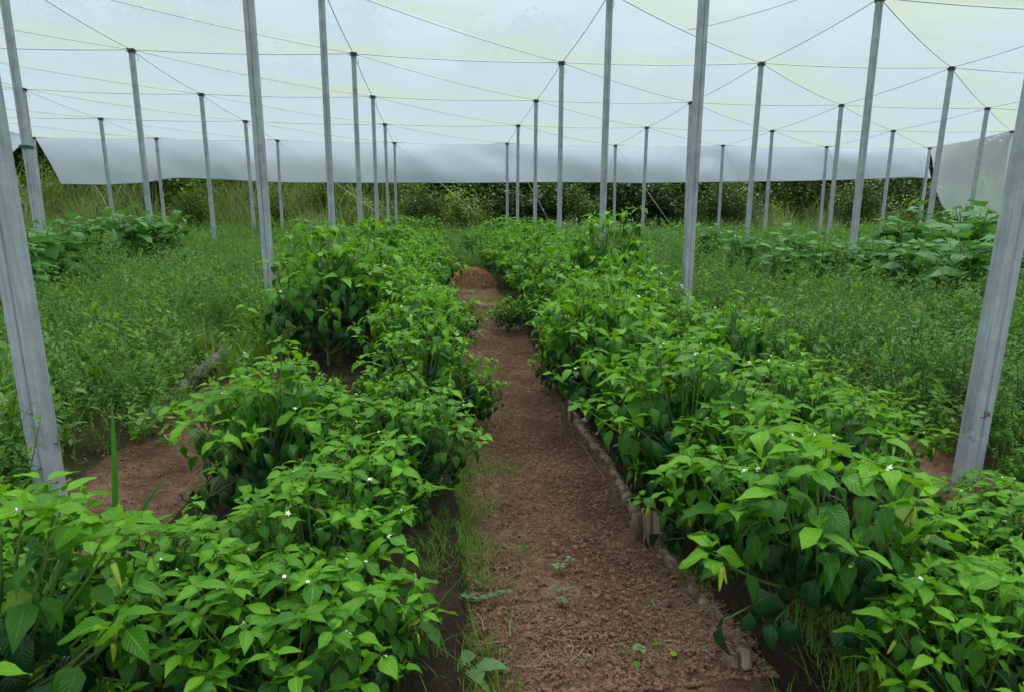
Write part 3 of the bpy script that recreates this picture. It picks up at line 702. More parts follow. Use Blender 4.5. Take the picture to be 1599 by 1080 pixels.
# ------------------------------------------------------------------ eggplants: few very large leaves
EGGL = [leaf_mesh('egg_leaf', EGG, Ln=1, Wd=w, droop=d, fold=f, wave=.10, petiole=.25, seed=40 + i, lobes=.10, twist=tw)
        for i, (w, d, f, tw) in enumerate([(.72, .35, .18, .2), (.66, .6, .12, -.3), (.78, .8, .1, .2), (.7, .2, .3, 0)])]
def egg_proto(seed):
    r = random.Random(seed); t = empty('eggplant_plant'); st = MB(); Hh = .80
    nst = 5; st.tube([(0, 0, -.03), (.01, 0, .12), (0, .01, .2)], [.016, .014, .012], 6, 0)
    leaves = []
    for i in range(nst):
        az = i * 2 * math.pi / nst + r.uniform(-.4, .4); rad = r.uniform(.10, .22); h = Hh * r.uniform(.8, 1.08)
        pts = [Vector((math.cos(az) * rad * t_, math.sin(az) * rad * t_, .2 + (h - .2) * t_ ** .9)) for t_ in (0, .25, .5, .75, 1)]
        st.tube(pts, [.010, .009, .007, .006, .004], 5, 0)
        for k in range(11):
            tt = .08 + .92 * k / 10; p = pts[0].lerp(pts[-1], tt); a = az + k * 2.2 + r.uniform(-.3, .3)
            sz = (.23 if tt < .75 else .15) * r.uniform(.8, 1.15); leaves.append((p, a, .35 * tt - .05 + r.uniform(-.2, .3), sz))
    st.obj('stem', STEM, t)
    for p, a, el, sz in leaves:
        o = link('leaf', r.choice(EGGL), t); o.matrix_basis = M_leaf(p, a, el, r.uniform(-.35, .35), sz)
    return t
EP = [egg_proto(i) for i in (1, 2, 3)]; eu = set()
eggs = [(20, 520, 1.15), (60, 478, 1.2), (98, 462, 1.1), (150, 424, 1.1), (203, 434, 1.3), (232, 426, 1.1), (266, 430, 1.2),
        (985, 402, .8), (1020, 400, .8), (1055, 402, .8), (1090, 408, .85), (1128, 412, .9), (1165, 415, .8), (1185, 428, .95), (1235, 448, 1.05), (1280, 472, 1.3), (1255, 425, .95), (1318, 440, 1.05),
        (1345, 425, .8), (1365, 448, .9), (1400, 445, 1.2), (1435, 482, 1.25), (1468, 455, 1.15), (1500, 468, 1.3), (1530, 440, 1.1), (1560, 492, 1.1), (1480, 415, .9), (1500, 405, 1.2), (1590, 500, 1.1), (1592, 440, 1.0), (1420, 410, .8), (1210, 462, 1.0), (1340, 462, 1.1), (1395, 470, 1.1), (1110, 432, .9), (1060, 418, .85), (1535, 515, 1.1), (1160, 448, .95), (1470, 500, 1.1), (520, 400, .0)]
el = [e for e in eggs if e[2] > 0]
for i, (px, py, s) in enumerate(el):
    p = atG(px, py); k = i % 3
    o = copy_tree(EP[k]) if k in eu else EP[k]; eu.add(k)
    s *= (1.10 if px < 700 else 1.22 * rnd.uniform(.70, 1.2)); o.location = p; o.rotation_euler = (0, 0, i * 1.7); o.scale = (s, s, s * (.80 if px < 700 else .72))
    side = 'left' if px < 700 else 'right'; j = i if px < 700 else i - 7
    tag(o, 'broad leaved eggplant plant, %s from the left among those on the %s of the path' % (ordw(j), side), 'eggplant plant', 'eggplant plants among the weeds')

# ------------------------------------------------------------------ scattered ground cover (stuff)
PROT = bpy.data.collections.new('growth_prototypes')
def scatter(name, protos, pts, label, cat=None):
    """pts: list of (x,y,z, rx,ry,rz, scale, index)"""
    c = bpy.data.collections.new(name + '_prototypes')
    for i, (mesh) in enumerate(protos):
        o = bpy.data.objects.new('%s_%02d' % (name + '_sprig', i), mesh); c.objects.link(o)
    A = np.array(pts, np.float32); n = len(A)
    m = bpy.data.meshes.new(name); m.vertices.add(n); m.vertices.foreach_set('co', A[:, :3].ravel())
    a = m.attributes.new('rot', 'FLOAT_VECTOR', 'POINT'); a.data.foreach_set('vector', A[:, 3:6].ravel())
    a = m.attributes.new('scl', 'FLOAT', 'POINT'); a.data.foreach_set('value', A[:, 6].copy())
    a = m.attributes.new('pick', 'INT', 'POINT'); a.data.foreach_set('value', A[:, 7].astype(np.int32))
    o = link(name, m); ng = bpy.data.node_groups.new(name, 'GeometryNodeTree')
    ng.interface.new_socket('Geometry', in_out='INPUT', socket_type='NodeSocketGeometry'); ng.interface.new_socket('Geometry', in_out='OUTPUT', socket_type='NodeSocketGeometry')
    N, L = ng.nodes, ng.links; gi = N.new('NodeGroupInput'); go = N.new('NodeGroupOutput')
    ip = N.new('GeometryNodeInstanceOnPoints'); ci = N.new('GeometryNodeCollectionInfo'); ci.inputs['Collection'].default_value = c
    ci.inputs['Separate Children'].default_value = True; ci.inputs['Reset Children'].default_value = True
    L.new(gi.outputs[0], ip.inputs['Points']); L.new(ci.outputs[0], ip.inputs['Instance']); ip.inputs['Pick Instance'].default_value = True
    def attr(nm, ty):
        k = N.new('GeometryNodeInputNamedAttribute'); k.data_type = ty; k.inputs['Name'].default_value = nm; return k.outputs['Attribute']
    L.new(attr('pick', 'INT'), ip.inputs['Instance Index']); 
    e = N.new('FunctionNodeEulerToRotation'); L.new(attr('rot', 'FLOAT_VECTOR'), e.inputs[0]); L.new(e.outputs[0], ip.inputs['Rotation'])
    L.new(attr('scl', 'FLOAT'), ip.inputs['Scale']); L.new(ip.outputs[0], go.inputs[0])
    md = o.modifiers.new('growth', 'NODES'); md.node_group = ng
    tag(o, label, None, None, 'stuff'); return o
def blade(mb, r, base, az, Ln, w, lean, curl, seg=4, mat=0, var=0):
    p = Vector(base); a = math.pi / 2 - lean; d = Vector((math.cos(az), math.sin(az), 0)); s = Vector((-d.y, d.x, 0)); V = []
    for i in range(seg + 1):
        t = i / seg; ww = w * (1 - t ** 1.6) * .5 + .0003
        V += [p - s * ww, p + s * ww]; p = p + (d * math.cos(a) + Vector((0, 0, 1)) * math.sin(a)) * (Ln / seg); a -= curl / seg
    mb.add(V, [(2 * i, 2 * i + 1, 2 * i + 3, 2 * i + 2) for i in range(seg)], mat, [(0, 0)] * len(V), var)
def grass_mesh(seed, n, H, w, spread, mats=GRASSM, curl=1.6, seg=4, dry=0.0, mi=None):
    r = random.Random(seed); m = MB()
    for i in range(n):
        a = r.random() * 6.28; q = r.random() ** .5 * spread
        blade(m, r, (math.cos(a) * q, math.sin(a) * q, -.01), r.random() * 6.28, H * r.uniform(.5, 1.1), w * r.uniform(.7, 1.3), r.uniform(0, .6), r.uniform(.3, curl), seg, 1 if r.random() < dry else 0, r.random())
    return m.mesh('grass_tuft', mats if isinstance(mats, list) else [mats, DRY])
def weed_mesh(seed, n, H, lf, nl, mat=WEEDM, wid=.35, up=.4):
    r = random.Random(seed); m = MB()
    for i in range(n):
        a = r.random() * 6.28; lean = r.uniform(.05, .75); h = H * r.uniform(.6, 1.1); p0 = Vector((r.uniform(-.06, .06), r.uniform(-.06, .06), -.01)); pts = []
        for k in range(6):
            t = k / 5; pts.append(p0 + Vector((math.cos(a) * math.sin(lean) * h * t ** 1.3, math.sin(a) * math.sin(lean) * h * t ** 1.3, math.cos(lean * .8) * h * t)))
        m.tube(pts, [.0016] * 5 + [.0006], 3, 0, cap=False)
        for k in range(nl):
            t = .15 + .85 * (k + r.random()) / nl; s = min(4, int(t * 5)); p = pts[s].lerp(pts[s + 1], t * 5 - s) if t < 1 else pts[5]
            az = r.random() * 6.28; L_ = lf * r.uniform(.6, 1.2); e = r.uniform(-.1, up + .5)
            d = Vector((math.cos(az) * math.cos(e), math.sin(az) * math.cos(e), math.sin(e))); sd = Vector((-math.sin(az), math.cos(az), r.uniform(-.3, .3))) * L_ * wid * .5
            m.add([p, p + d * L_ * .5 + sd, p + d * L_, p + d * L_ * .5 - sd], [(0, 1, 2, 3)], 0, None, r.random())
    return m.mesh('weed_sprig', [mat, DRY])
G1 = [grass_mesh(i, 26, .26, .0055, .07, dry=.06) for i in range(3)] + [grass_mesh(5, 20, .40, .007, .06, dry=.08, curl=2.2)]
W1 = [weed_mesh(10, 11, .34, .026, 26), weed_mesh(11, 13, .28, .020, 30), weed_mesh(12, 9, .42, .034, 20, wid=.4), weed_mesh(13, 12, .24, .018, 28, wid=.6)]
W3 = [weed_mesh(30, 5, .80, .022, 34, wid=.3), weed_mesh(31, 4, .65, .030, 24, GRASSM, .3), grass_mesh(33, 12, .85, .006, .06, curl=1.3, seg=6, dry=.35), weed_mesh(35, 3, .95, .018, 40, wid=.35)]
W2 = [weed_mesh(20, 9, .30, .045, 14, GRASSM, .5), weed_mesh(21, 8, .40, .055, 14, GRASSM, .45)]
gr = random.Random(77)
def free(x, y):
    if .06 < x < .68 and y < 9.6: return False
    if -1.34 + .10 * (y - 2.2) < x < -.9 and y < 4.6: return False
    if -.9 < x < .06 and y < 15: return False
    if .66 < x < 1.66 and y < 15: return False
    if 1.66 < x < 2.0 and y < 2.7: return False
    return True
def fill(n_per, yr, xr, clump=None):
    out = []
    y = yr[0]
    while y < yr[1]:
        st = .5; dens = n_per(y)
        x0, x1 = xr(y); k = dens * (x1 - x0) * st; k = int(k) + (gr.random() < k % 1)
        for _ in range(k):
            x = gr.uniform(x0, x1); yy = y + gr.random() * st
            if not free(x, yy): continue
            if clump and not clump(x, yy): continue
            if not in_view((x, yy, gz(yy) + .15), 160): continue
            out.append((x, yy))
        y += st
    return out
def pt(x, y, s, idx, z=0, tilt=.25): return (x, y, gz(y) + z + bed_h(x, y) - .01, gr.uniform(-tilt, tilt), gr.uniform(-tilt, tilt), gr.random() * 6.28, s, idx)
wide = lambda y: (-1.0 * y - 3, 1.15 * y + 3)
dens = lambda y: 46 if y < 5 else (30 if y < 9 else (18 if y < 15 else 9))
P = []
for x, y in fill(dens, (1.6, 24), wide):
    nz = mnoise.noise((x * .55, y * .55, 3)); left = x < 0
    g = (nz > -.05) if left else (nz > .28)
    if g: P.append(pt(x, y, gr.uniform(.7, 1.25) * (1.25 if y > 9 else 1), gr.randrange(4)))
scatter('grass', G1, P, 'green grass tufts growing between the rows of posts')
P = []
for x, y in fill(lambda y: dens(y) * .8, (1.6, 24), wide):
    nz = mnoise.noise((x * .55, y * .55, 3)); left = x < 0
    g = (nz < .12) if left else (nz < .4)
    if g: P.append(pt(x, y, gr.uniform(.65, 1.5) * (1.3 if y > 8 else 1), gr.randrange(4)))
scatter('feathery_weeds', W1, P, 'feathery bluish green weeds covering the field beside the beds')
P = []
for x, y in fill(lambda y: dens(y) * .28, (1.8, 23), wide):
    P.append(pt(x, y, gr.uniform(.7, 1.3), gr.randrange(2)))
scatter('leafy_weeds', W2, P, 'leafy weeds growing through the grass')
P = []
for x, y in fill(lambda y: dens(y) * .42, (2.4, 23), wide):
    if mnoise.noise((x * .8, y * .8, 11)) < -.15: continue
    if (-1.9 < x < -.8 or 1.6 < x < 2.4) and y < 4.5: continue
    P.append(pt(x, y, gr.uniform(.55, 1.0), gr.randrange(4)))
scatter('wispy_weeds', W3, P, 'tall wispy weeds standing up out of the ground cover')
# grass in the beds under the peppers and creeping into the path
P = []
for _ in range(700):
    y = 1.0 + 9 * gr.random() ** 1.6; s = gr.random()
    x = gr.choice([gr.gauss(.04, .05), gr.gauss(.72, .05), gr.uniform(-.85, .0), gr.uniform(.75, 1.6), gr.gauss(1.66, .06)])
    if .12 < x < .60 and gr.random() < .9: continue
    P.append(pt(x, y, gr.uniform(.25, .62), gr.randrange(3)))
for cx, cy, n, sp in [(.12, 2.55, 60, .09), (.10, 3.05, 50, .09), (.08, 2.1, 45, .07), (.2, 6.3, 40, .14), (.10, 1.75, 40, .06), (1.0, 1.30, 50, .12), (.78, 2.1, 20, .05), (.35, 10.8, 90, .35), (.22, 5.9, 50, .10), (.55, 7.3, 40, .06)]:
    for _ in range(n): P.append(pt(gr.gauss(cx, sp), gr.gauss(cy, sp * 1.6), gr.uniform(.22, .5), gr.randrange(3)))
scatter('bed_grass', G1, P, 'short grass under the pepper plants and along the path edges')

# path litter and soil crumbs
def fibre(seed, L_, mat, w=.0012):
    r = random.Random(seed); m = MB(); p = Vector((0, 0, 0)); pts = []
    a = 0
    for i in range(4): pts.append(p.copy()); p = p + Vector((math.cos(a) * L_ / 3, math.sin(a) * L_ / 3, r.uniform(-.004, .006))); a += r.uniform(-.5, .5)
    m.tube(pts, w, 3, 0, cap=False); return m.mesh('fibre', mat)
def crumb(seed):
    r = random.Random(seed); m = MB(); V = []; 
    for z, q in ((-.5, .5), (0, 1), (.6, .6)):
        for k in range(5): V.append(((math.cos(k * 1.257 + z) * q * r.uniform(.7, 1.2)), (math.sin(k * 1.257 + z) * q * r.uniform(.7, 1.2)), z * r.uniform(.8, 1.1)))
    F = [(j * 5 + k, j * 5 + (k + 1) % 5, (j + 1) * 5 + (k + 1) % 5, (j + 1) * 5 + k) for j in range(2) for k in range(5)] + [(10, 11, 12, 13, 14)]
    m.add(V, F); return m.mesh('crumb', CLOD, False)
P = []
def path_z(x, y): return gz(y) + .032 + mnoise.fractal((x * 9, y * 9, 1.3), 1.0, 2.0, 4) * .013 + mnoise.noise((x * 2.2, y * 1.6, 4)) * .02
for _ in range(11000):
    y = 1.3 + 7 * gr.random() ** 2; x = gr.uniform(.05, .69)
    if mnoise.noise((x * 4, y * 4, 2)) + mnoise.noise((x * 11, y * 11, 5)) * .6 < gr.uniform(-.35, .35): continue
    P.append((x, y, path_z(x, y), gr.uniform(-.2, .2), gr.uniform(-.2, .2), gr.random() * 6.28, gr.uniform(.4, 1.3), gr.randrange(4)))
for _ in range(500):
    y = 1.6 + 2.6 * gr.random(); x = gr.uniform(-1.42, -.9)
    P.append((x, y, path_z(x, y) , gr.uniform(-.2, .2), gr.uniform(-.2, .2), gr.random() * 6.28, gr.uniform(.5, 1.5), gr.randrange(4)))
scatter('path_litter', [fibre(1, .018, LITTER, .0008), fibre(2, .028, LITTER, .0008), fibre(3, .045, LITTER, .0007), fibre(4, .016, LITTER, .001)], P, 'dry straw bits and fibres strewn over the soil path')
P = []
for _ in range(22000):
    y = 1.2 + 5.5 * gr.random() ** 1.8; x = gr.uniform(.05, .69) if gr.random() < .8 else gr.uniform(-1.44, -.88)
    P.append((x, y, path_z(x, y) - .001, gr.uniform(-1, 1), gr.uniform(-1, 1), gr.random() * 6.28, .0016 + .006 * gr.random() ** 3, gr.randrange(3)))
for _ in range(260):
    y = 1.2 + 4 * gr.random() ** 1.6; x = gr.uniform(.06, .68)
    P.append((x, y, path_z(x, y), gr.uniform(-1, 1), gr.uniform(-1, 1), gr.random() * 6.28, gr.uniform(.006, .013), gr.randrange(3)))
scatter('soil_crumbs', [crumb(1), crumb(2), crumb(3)], P, 'dark crumbs of soil lying loose on the path')

# ------------------------------------------------------------------ beyond the nets: tall grass, shrubs, trees
br = random.Random(5)
tall = [grass_mesh(50, 70, 1.7, .018, .30, [TALLG, DRY], 1.9, 6, .08), grass_mesh(51, 70, 1.5, .016, .28, [TALLG, DRY], 2.4, 6, .45), grass_mesh(52, 60, 1.9, .022, .3, [TALLG, DRY], 1.6, 6, .1), grass_mesh(53, 80, 1.3, .015, .35, [TALLG, DRY], 2.4, 6, .18)]
P = []
for _ in range(1500):
    y = br.uniform(20.6, 25.5); x = br.uniform(-24, 30)
    nz = mnoise.noise((x * .16, 7.7, y * .1))
    if -.5 < x < 8 and br.random() < .88: continue
    if 8 < x < 18 and nz < -.02 and br.random() < .6: continue
    idx = br.choice([0, 3, 2]) if nz < .12 else br.choice([1, 3, 0])
    P.append((x, y, gz(y) - .05, br.uniform(-.15, .15), br.uniform(-.15, .15), br.random() * 6.28, br.uniform(.55, 1.2) * (1.2 if y > 22.5 else .8) * (1.2 if x < -2 else 1), idx))
scatter('tall_grass', tall, P, 'tall green and straw coloured grass behind the hanging net')

def leaf_cloud(m, r, cen, rad, n, s, mat=0, dome=.2, lumps=None):
    lumps = lumps or [(0, 0, 0, 1)]
    for i in range(n):
        lx, ly, lz, lr = r.choice(lumps)
        d = Vector((r.gauss(0, 1), r.gauss(0, 1), r.gauss(0, 1))).normalized() * (r.random() ** .45)
        p = Vector((cen[0] + (lx + d.x * lr) * rad[0], cen[1] + (ly + d.y * lr) * rad[1], cen[2] + (lz + d.z * lr) * rad[2]))
        az = r.random() * 6.28; e = r.uniform(-.8, .5); L_ = s * r.uniform(.6, 1.3)
        dd = Vector((math.cos(az) * math.cos(e), math.sin(az) * math.cos(e), math.sin(e))); sd = Vector((-math.sin(az), math.cos(az), r.uniform(-.6, .6))) * L_ * .27
        m.add([p, p + dd * L_ * .45 + sd, p + dd * L_, p + dd * L_ * .45 - sd], [(0, 1, 2, 3)], mat, None, r.random())
def lumps_(r, n, a=.62, b=.5):
    out = []
    for i in range(n):
        d = Vector((r.gauss(0, 1), r.gauss(0, 1), r.gauss(0, .9))).normalized() * a * r.uniform(.5, 1.05); out.append((d.x, d.y, d.z, b * r.uniform(.6, 1.1)))
    return out
def shrub(seed, Hh, W_, n, mats, s=.13):
    r = random.Random(seed); t = empty('shrub'); m = MB(); m2 = MB()
    leaf_cloud(m, r, (0, 0, Hh * .52), (W_, W_ * .7, Hh * .5), n, s, 0, lumps=lumps_(r, 18, .62, .55))
    for i in range(n // 14):
        pass
    m.obj('foliage', mats, t)['kind'] = 'stuff'
    for k in range(5):
        a = r.random() * 6.28; m2.tube([(0, 0, -.1), (math.cos(a) * .2, math.sin(a) * .2, Hh * .35), (math.cos(a) * W_ * .5, math.sin(a) * W_ * .4, Hh * .75)], [.03, .02, .008], 5)
    m2.obj('stem', BARK, t); return t
SH = [shrub(1, 2.6, 1.5, 3000, [SHRUBM]), shrub(2, 2.2, 1.3, 2600, [VINEM], .11), shrub(3, 3.0, 1.6, 3400, [TREEM2], .14), shrub(4, 2.4, 1.4, 2600, [TREEM], .15)]
su = set(); KND = ['dense green', 'bright yellowish green', 'olive', 'dark glossy']
sl = []
xk = -28.0
while xk < 34:
    sl.append((xk, br.uniform(26.0, 27.2), br.choice([2, 3, 3, 0]), br.uniform(1.35, 1.8))); sl.append((xk + .5, br.uniform(28.2, 29.2), br.choice([3, 3, 0]), br.uniform(1.6, 2.0))); xk += br.uniform(1.0, 1.4)
xk = -23.0
while xk < 30:
    yk = br.uniform(23.0, 25.8); k = br.choice([0, 0, 2, 3, 3, 1])
    if -12 < xk < -4: k = br.choice([0, 1, 2])
    sl.append((xk, yk, k, br.uniform(.75, 1.15))); xk += br.uniform(.9, 1.6)
for px, k, y, s in [(580, 1, 21.6, .6), (655, 0, 21.4, .7), (700, 1, 21.5, .7), (790, 3, 21.6, .8), (860, 3, 21.9, .9), (900, 0, 21.6, .7), (1020, 3, 22, .9), (1130, 0, 21.8, .8), (1200, 1, 22.2, .6), (1345, 0, 21.8, .8), (1460, 3, 21.8, .9), (300, 0, 21.8, .6), (430, 0, 21.6, .6), (150, 1, 21.9, .6), (725, 1, 21.8, .8), (1410, 1, 22.0, .7), (545, 1, 22.4, .75), (60, 1, 22.5, .9), (985, 3, 23, 1.0)]:
    p = atY(px, 340, y); sl.append((p.x, y, k, s))
cnt = {}
for (x, y, k, s) in sorted(sl):
    o = copy_tree(SH[k]) if k in su else SH[k]; su.add(k); cnt[k] = cnt.get(k, -1) + 1
    o.location = (x, y, gz(y) - .05); o.rotation_euler = (0, 0, br.random() * 6.28); o.scale = (s, s, s)
    tag(o, '%s shrub beyond the hanging net, %s of its kind counted from the left' % (KND[k], ordw(cnt[k])), 'shrub', 'shrubs beyond the net house')
def tree(seed, Hh, W_, n, mats, s=.24):
    r = random.Random(seed); t = empty('broadleaf_tree'); m = MB(); m2 = MB()
    leaf_cloud(m, r, (0, 0, Hh * .52), (W_, W_, Hh * .50), n, s, 0, lumps=lumps_(r, 26, .75, .40))
    m.obj('crown', mats, t)['kind'] = 'stuff'
    m2.tube([(0, 0, -.3), (.1, 0, Hh * .2), (-.05, .1, Hh * .45), (.1, 0, Hh * .8)], [.19, .15, .10, .03], 8)
    for k in range(8):
        a = k * .8 + r.random(); z0 = Hh * r.uniform(.2, .6); q = W_ * r.uniform(.4, .7)
        m2.tube([(0, 0, z0), (math.cos(a) * q * .5, math.sin(a) * q * .5, z0 + Hh * .12), (math.cos(a) * q, math.sin(a) * q, z0 + Hh * .22)], [.07, .05, .015], 6)
    m2.obj('trunk', BARK, t); return t
TR = [tree(1, 8.5, 2.6, 9000, [TREEM]), tree(2, 7.5, 2.4, 8000, [TREEM2]), tree(3, 9.5, 2.9, 9500, [TREEM], .26), tree(4, 7.0, 2.2, 6000, [SHRUBM], .22)]
tu = set(); cnt = {}; KT = ['dark leaved', 'olive leaved', 'tall dark', 'lighter green']; tl_ = []
for row, (yy, st) in enumerate([(27.0, 2.3), (30.5, 2.8), (35, 3.2)]):
    x = -30.0
    while x < 42:
        if not (x > 17 and row == 2 and br.random() < .35): tl_.append((x + br.uniform(-.6, .6), yy + br.uniform(-1, 1), br.choice([0, 1, 2, 0, 3]), br.uniform(.75, 1.15) * (.85 if x > 12 else 1.0)))
        x += st * br.uniform(.8, 1.2)
for (x, y, k, s) in sorted(tl_):
    o = copy_tree(TR[k]) if k in tu else TR[k]; tu.add(k); cnt[k] = cnt.get(k, -1) + 1
    o.location = (x, y, gz(y) - .1); o.rotation_euler = (0, 0, br.random() * 6.28); o.scale = (s, s, s * br.uniform(.9, 1.1))
    tag(o, '%s tree in the wood behind the field, %s of its kind from the left' % (KT[k], ordw(cnt[k])), 'tree', 'trees of the wood behind the net house')

# ------------------------------------------------------------------ logs, stakes, rubble, straw heap, single blades
def log_obj(name, p0, p1, rad, mat, label, cat='log', lift=.6, seed=0, group=None, flat=1):
    r = random.Random(seed); m = MB(); a = Vector(p0); b = Vector(p1); n = 9; pts = []; rr = []
    for i in range(n):
        t = i / (n - 1); p = a.lerp(b, t); p = p + Vector((r.uniform(-.2, .2), r.uniform(-.2, .2), r.uniform(-.15, .15))) * rad + Vector((0, 0, rad * lift)); pts.append(p); rr.append(rad * r.uniform(.82, 1.12))
    org = pts[0].copy(); m.tube([p - org for p in pts], rr, 10)
    m.v = [tuple(Vector(v) * (1 + .0) + Vector((0, 0, 1)) * 0 + Vector([r.uniform(-.1, .1) * rad for _ in range(3)])) for v in m.v]
    o = m.obj(name, mat, None); o.location = org; tag(o, label, cat, group); return o
edge = 'logs edging the beds'
def GG(px, py, up=0): return atG(px, py, up)
log_obj('log', GG(846, 552), GG(878, 608), .020, LOG, 'slim pale pole edging the right bed, farthest of the edging logs', seed=1, group=edge)
log_obj('log', GG(893, 652), GG(935, 712), .026, LOG, 'rounded brown log edging the right bed beside pale sacking', seed=2, group=edge)
log_obj('log', GG(948, 728), GG(996, 812), .022, LOG, 'brown edging log running up to the stout wooden stake', seed=3, group=edge)
log_obj('log', GG(874, 600), GG(896, 655), .022, LOG, 'short brown pole linking two logs by the dark stake', seed=21, group=edge)
log_obj('log', GG(930, 704), GG(953, 735), .022, LOG, 'short brown piece between the rounded log and the next one', seed=22, group=edge)
log_obj('log', GG(1030, 868), GG(1195, 1075), .022, LOG, 'dark edging log under the leaves at the bottom right of the path', seed=4, group=edge)
log_obj('log', GG(676, 1085), GG(668, 950), .028, LOGG, 'pale bark log in the grass at the left bottom edge of the path', seed=5, group=edge)
log_obj('log', GG(212, 684), GG(300, 606), .034, LOGG, 'grey log at the border of the left soil path and the grass', seed=6, lift=1.3)
log_obj('log', GG(300, 612), GG(352, 560), .036, LOGG, 'grey log continuing the border of the left soil path beside the pepper leaves', seed=26, lift=1.6)
log_obj('log', GG(128, 512), GG(215, 484), .04, LOGG, 'grey log lying in line between the two pale logs in the left weeds', seed=27, lift=2.2)
log_obj('log', GG(238, 482), GG(316, 450), .050, LOGG, 'grey fallen log in the weeds below the eggplants on the left', seed=7, lift=1.6)
log_obj('log', GG(78, 522), GG(160, 494), .045, LOGG, 'pale log half hidden in grass beside the left foreground post', seed=8, lift=1.6)
log_obj('log', GG(970, 402), GG(1003, 412), .04, STONE, 'small pale piece of wood among the weeds right of the pepper bed', seed=9, lift=4)
log_obj('log', GG(1270, 410), GG(1300, 420), .04, LOGG, 'short log lying between the eggplants on the right', seed=10, lift=2)
def stake(px, py, w, h, label, seed, n=3):
    p = GG(px, py); t = empty('wooden_stake', p); r = random.Random(seed); tag(t, label, 'stake', 'wooden stakes holding the bed edge')
    for k in range(n):
        m = MB(); x = (k - (n - 1) / 2) * w / n; hh = h * r.uniform(.85, 1.05)
        m.tube([(x, r.uniform(-.006, .006), -.05), (x, 0, hh * .5), (x + r.uniform(-.004, .004), 0, hh)], [w / n * .62, w / n * .6, w / n * .5], 7)
        m.v = [tuple(Vector(v) + Vector([r.uniform(-.0025, .0025) for _ in range(3)])) for v in m.v]; m.obj('split', LOG, t)
stake(1008, 858, .095, .13, 'stout split brown wooden stake at the right edge of the path', 1)
stake(885, 662, .05, .11, 'dark wooden stake farther up the right edge of the path', 2, 2)
stake(1150, 1062, .06, .07, 'low dark stake at the bottom right edge of the path', 3, 2)
def rubble(px, py, s, label, seed, up=.04):
    p = GG(px, py); r = random.Random(seed); m = MB()
    V = []; n = 8
    for z, q in ((-.4, .8), (0, 1), (.35, .75), (.5, .2)):
        for k in range(n): a = k * 2 * math.pi / n; V.append((math.cos(a) * q * s * r.uniform(.75, 1.2), math.sin(a) * q * s * .7 * r.uniform(.75, 1.2), z * s * r.uniform(.7, 1.1)))
    F = [(j * n + k, j * n + (k + 1) % n, (j + 1) * n + (k + 1) % n, (j + 1) * n + k) for j in range(3) for k in range(n)] + [tuple(range(24, 32))]
    m.add(V, F); o = m.obj('stone', STONE, None, False); o.location = p + Vector((0, 0, up)); tag(o, label, 'stone', 'pale stones')
rubble(925, 668, .05, 'pale sacking coloured stone behind the edging log', 1); rubble(945, 690, .04, 'small pale stone beside the edging log of the right bed', 2)
rubble(1425, 815, .05, 'pale broken slab near the foot of the right foreground post', 3); rubble(1395, 830, .035, 'small pale fragment left of the broken slab', 4)
rubble(1570, 578, .06, 'pale stone in the grass right of the foreground post', 5, .12); rubble(1440, 488, .08, 'pale stone between the eggplant plants on the right', 6, .1)
rubble(262, 452, .0, '', 7) if False else None

# straw heap
p = GG(737, 452); t = empty('straw_heap', p); tag(t, 'small heap of orange brown straw in the middle of the path', 'straw heap')
m = MB(); V = []; F = []; n = 20; k_ = 7; sr = random.Random(9); hw, hh = .32, .25
for j in range(k_):
    q = 1 - j / (k_ - 1); 
    for i in range(n):
        a = i * 2 * math.pi / n; V.append((math.cos(a) * hw * q * sr.uniform(.94, 1.06), math.sin(a) * hw * .8 * q * sr.uniform(.94, 1.06), hh * (1 - q ** 2.4) * sr.uniform(.74, 1.12) - .02))
F = [(j * n + i, j * n + (i + 1) % n, (j + 1) * n + (i + 1) % n, (j + 1) * n + i) for j in range(k_ - 1) for i in range(n)]
m.add(V, F); m.obj('mound', STRAW, t)
m = MB()
for i in range(2600):
    a = sr.random() * 6.28; q = sr.random() ** .6; base = Vector((math.cos(a) * hw * q, math.sin(a) * hw * .8 * q, hh * (1 - q ** 2.4) - .01))
    az = sr.random() * 6.28; L_ = sr.uniform(.05, .13); e = sr.uniform(-.5, .45); d = Vector((math.cos(az) * math.cos(e), math.sin(az) * math.cos(e), math.sin(e) - .15))
    m.tube([base - d * L_ * .5, base + Vector((0, 0, .012)), base + d * L_ * .5 - Vector((0, 0, .01))], .0026, 3, 0, False)
m.obj('straw', STRAW, t)['kind'] = 'stuff'

def long_blade(px0, py0, px1, py1, dist, w, label, bend=0.0):
    a = atY(px0, py0, dist); b = atY(px1, py1, dist + .02); m = MB(); V = []; n = 10; side = Vector((1, .1, 0))
    for i in range(n + 1):
        t_ = i / n; q = a.lerp(b, t_) - a + side * bend * math.sin(t_ * 3.14); ww = w * (1 - t_ ** 4) * (.75 + .25 * math.sin(t_ * 3)) / 2 + .0004
        V += [q - side * ww, q + Vector((0, -ww * .5, 0)), q + side * ww]
    m.add(V, [f for i in range(n) for f in ((3 * i, 3 * i + 1, 3 * i + 4, 3 * i + 3), (3 * i + 1, 3 * i + 2, 3 * i + 5, 3 * i + 4))], 0, None, .35)
    o = m.obj('grass_blade', BLADEM); o.location = a; tag(o, label, 'grass blade')
BLADEM = leaf_mat('broad_grass_blade', (.05, .22, .02), (.08, .28, .025), trans=.3, veins=False, rough=.35)
long_blade(179, 880, 174, 618, 1.62, .014, 'single tall upright bright green grass blade near the left post', .004)
long_blade(205, 835, 262, 740, 1.75, .010, 'dull green grass blade slanting over the left soil patch', -.01)
long_blade(18, 850, 28, 765, 1.6, .012, 'short upright grass blade at the left photo edge')

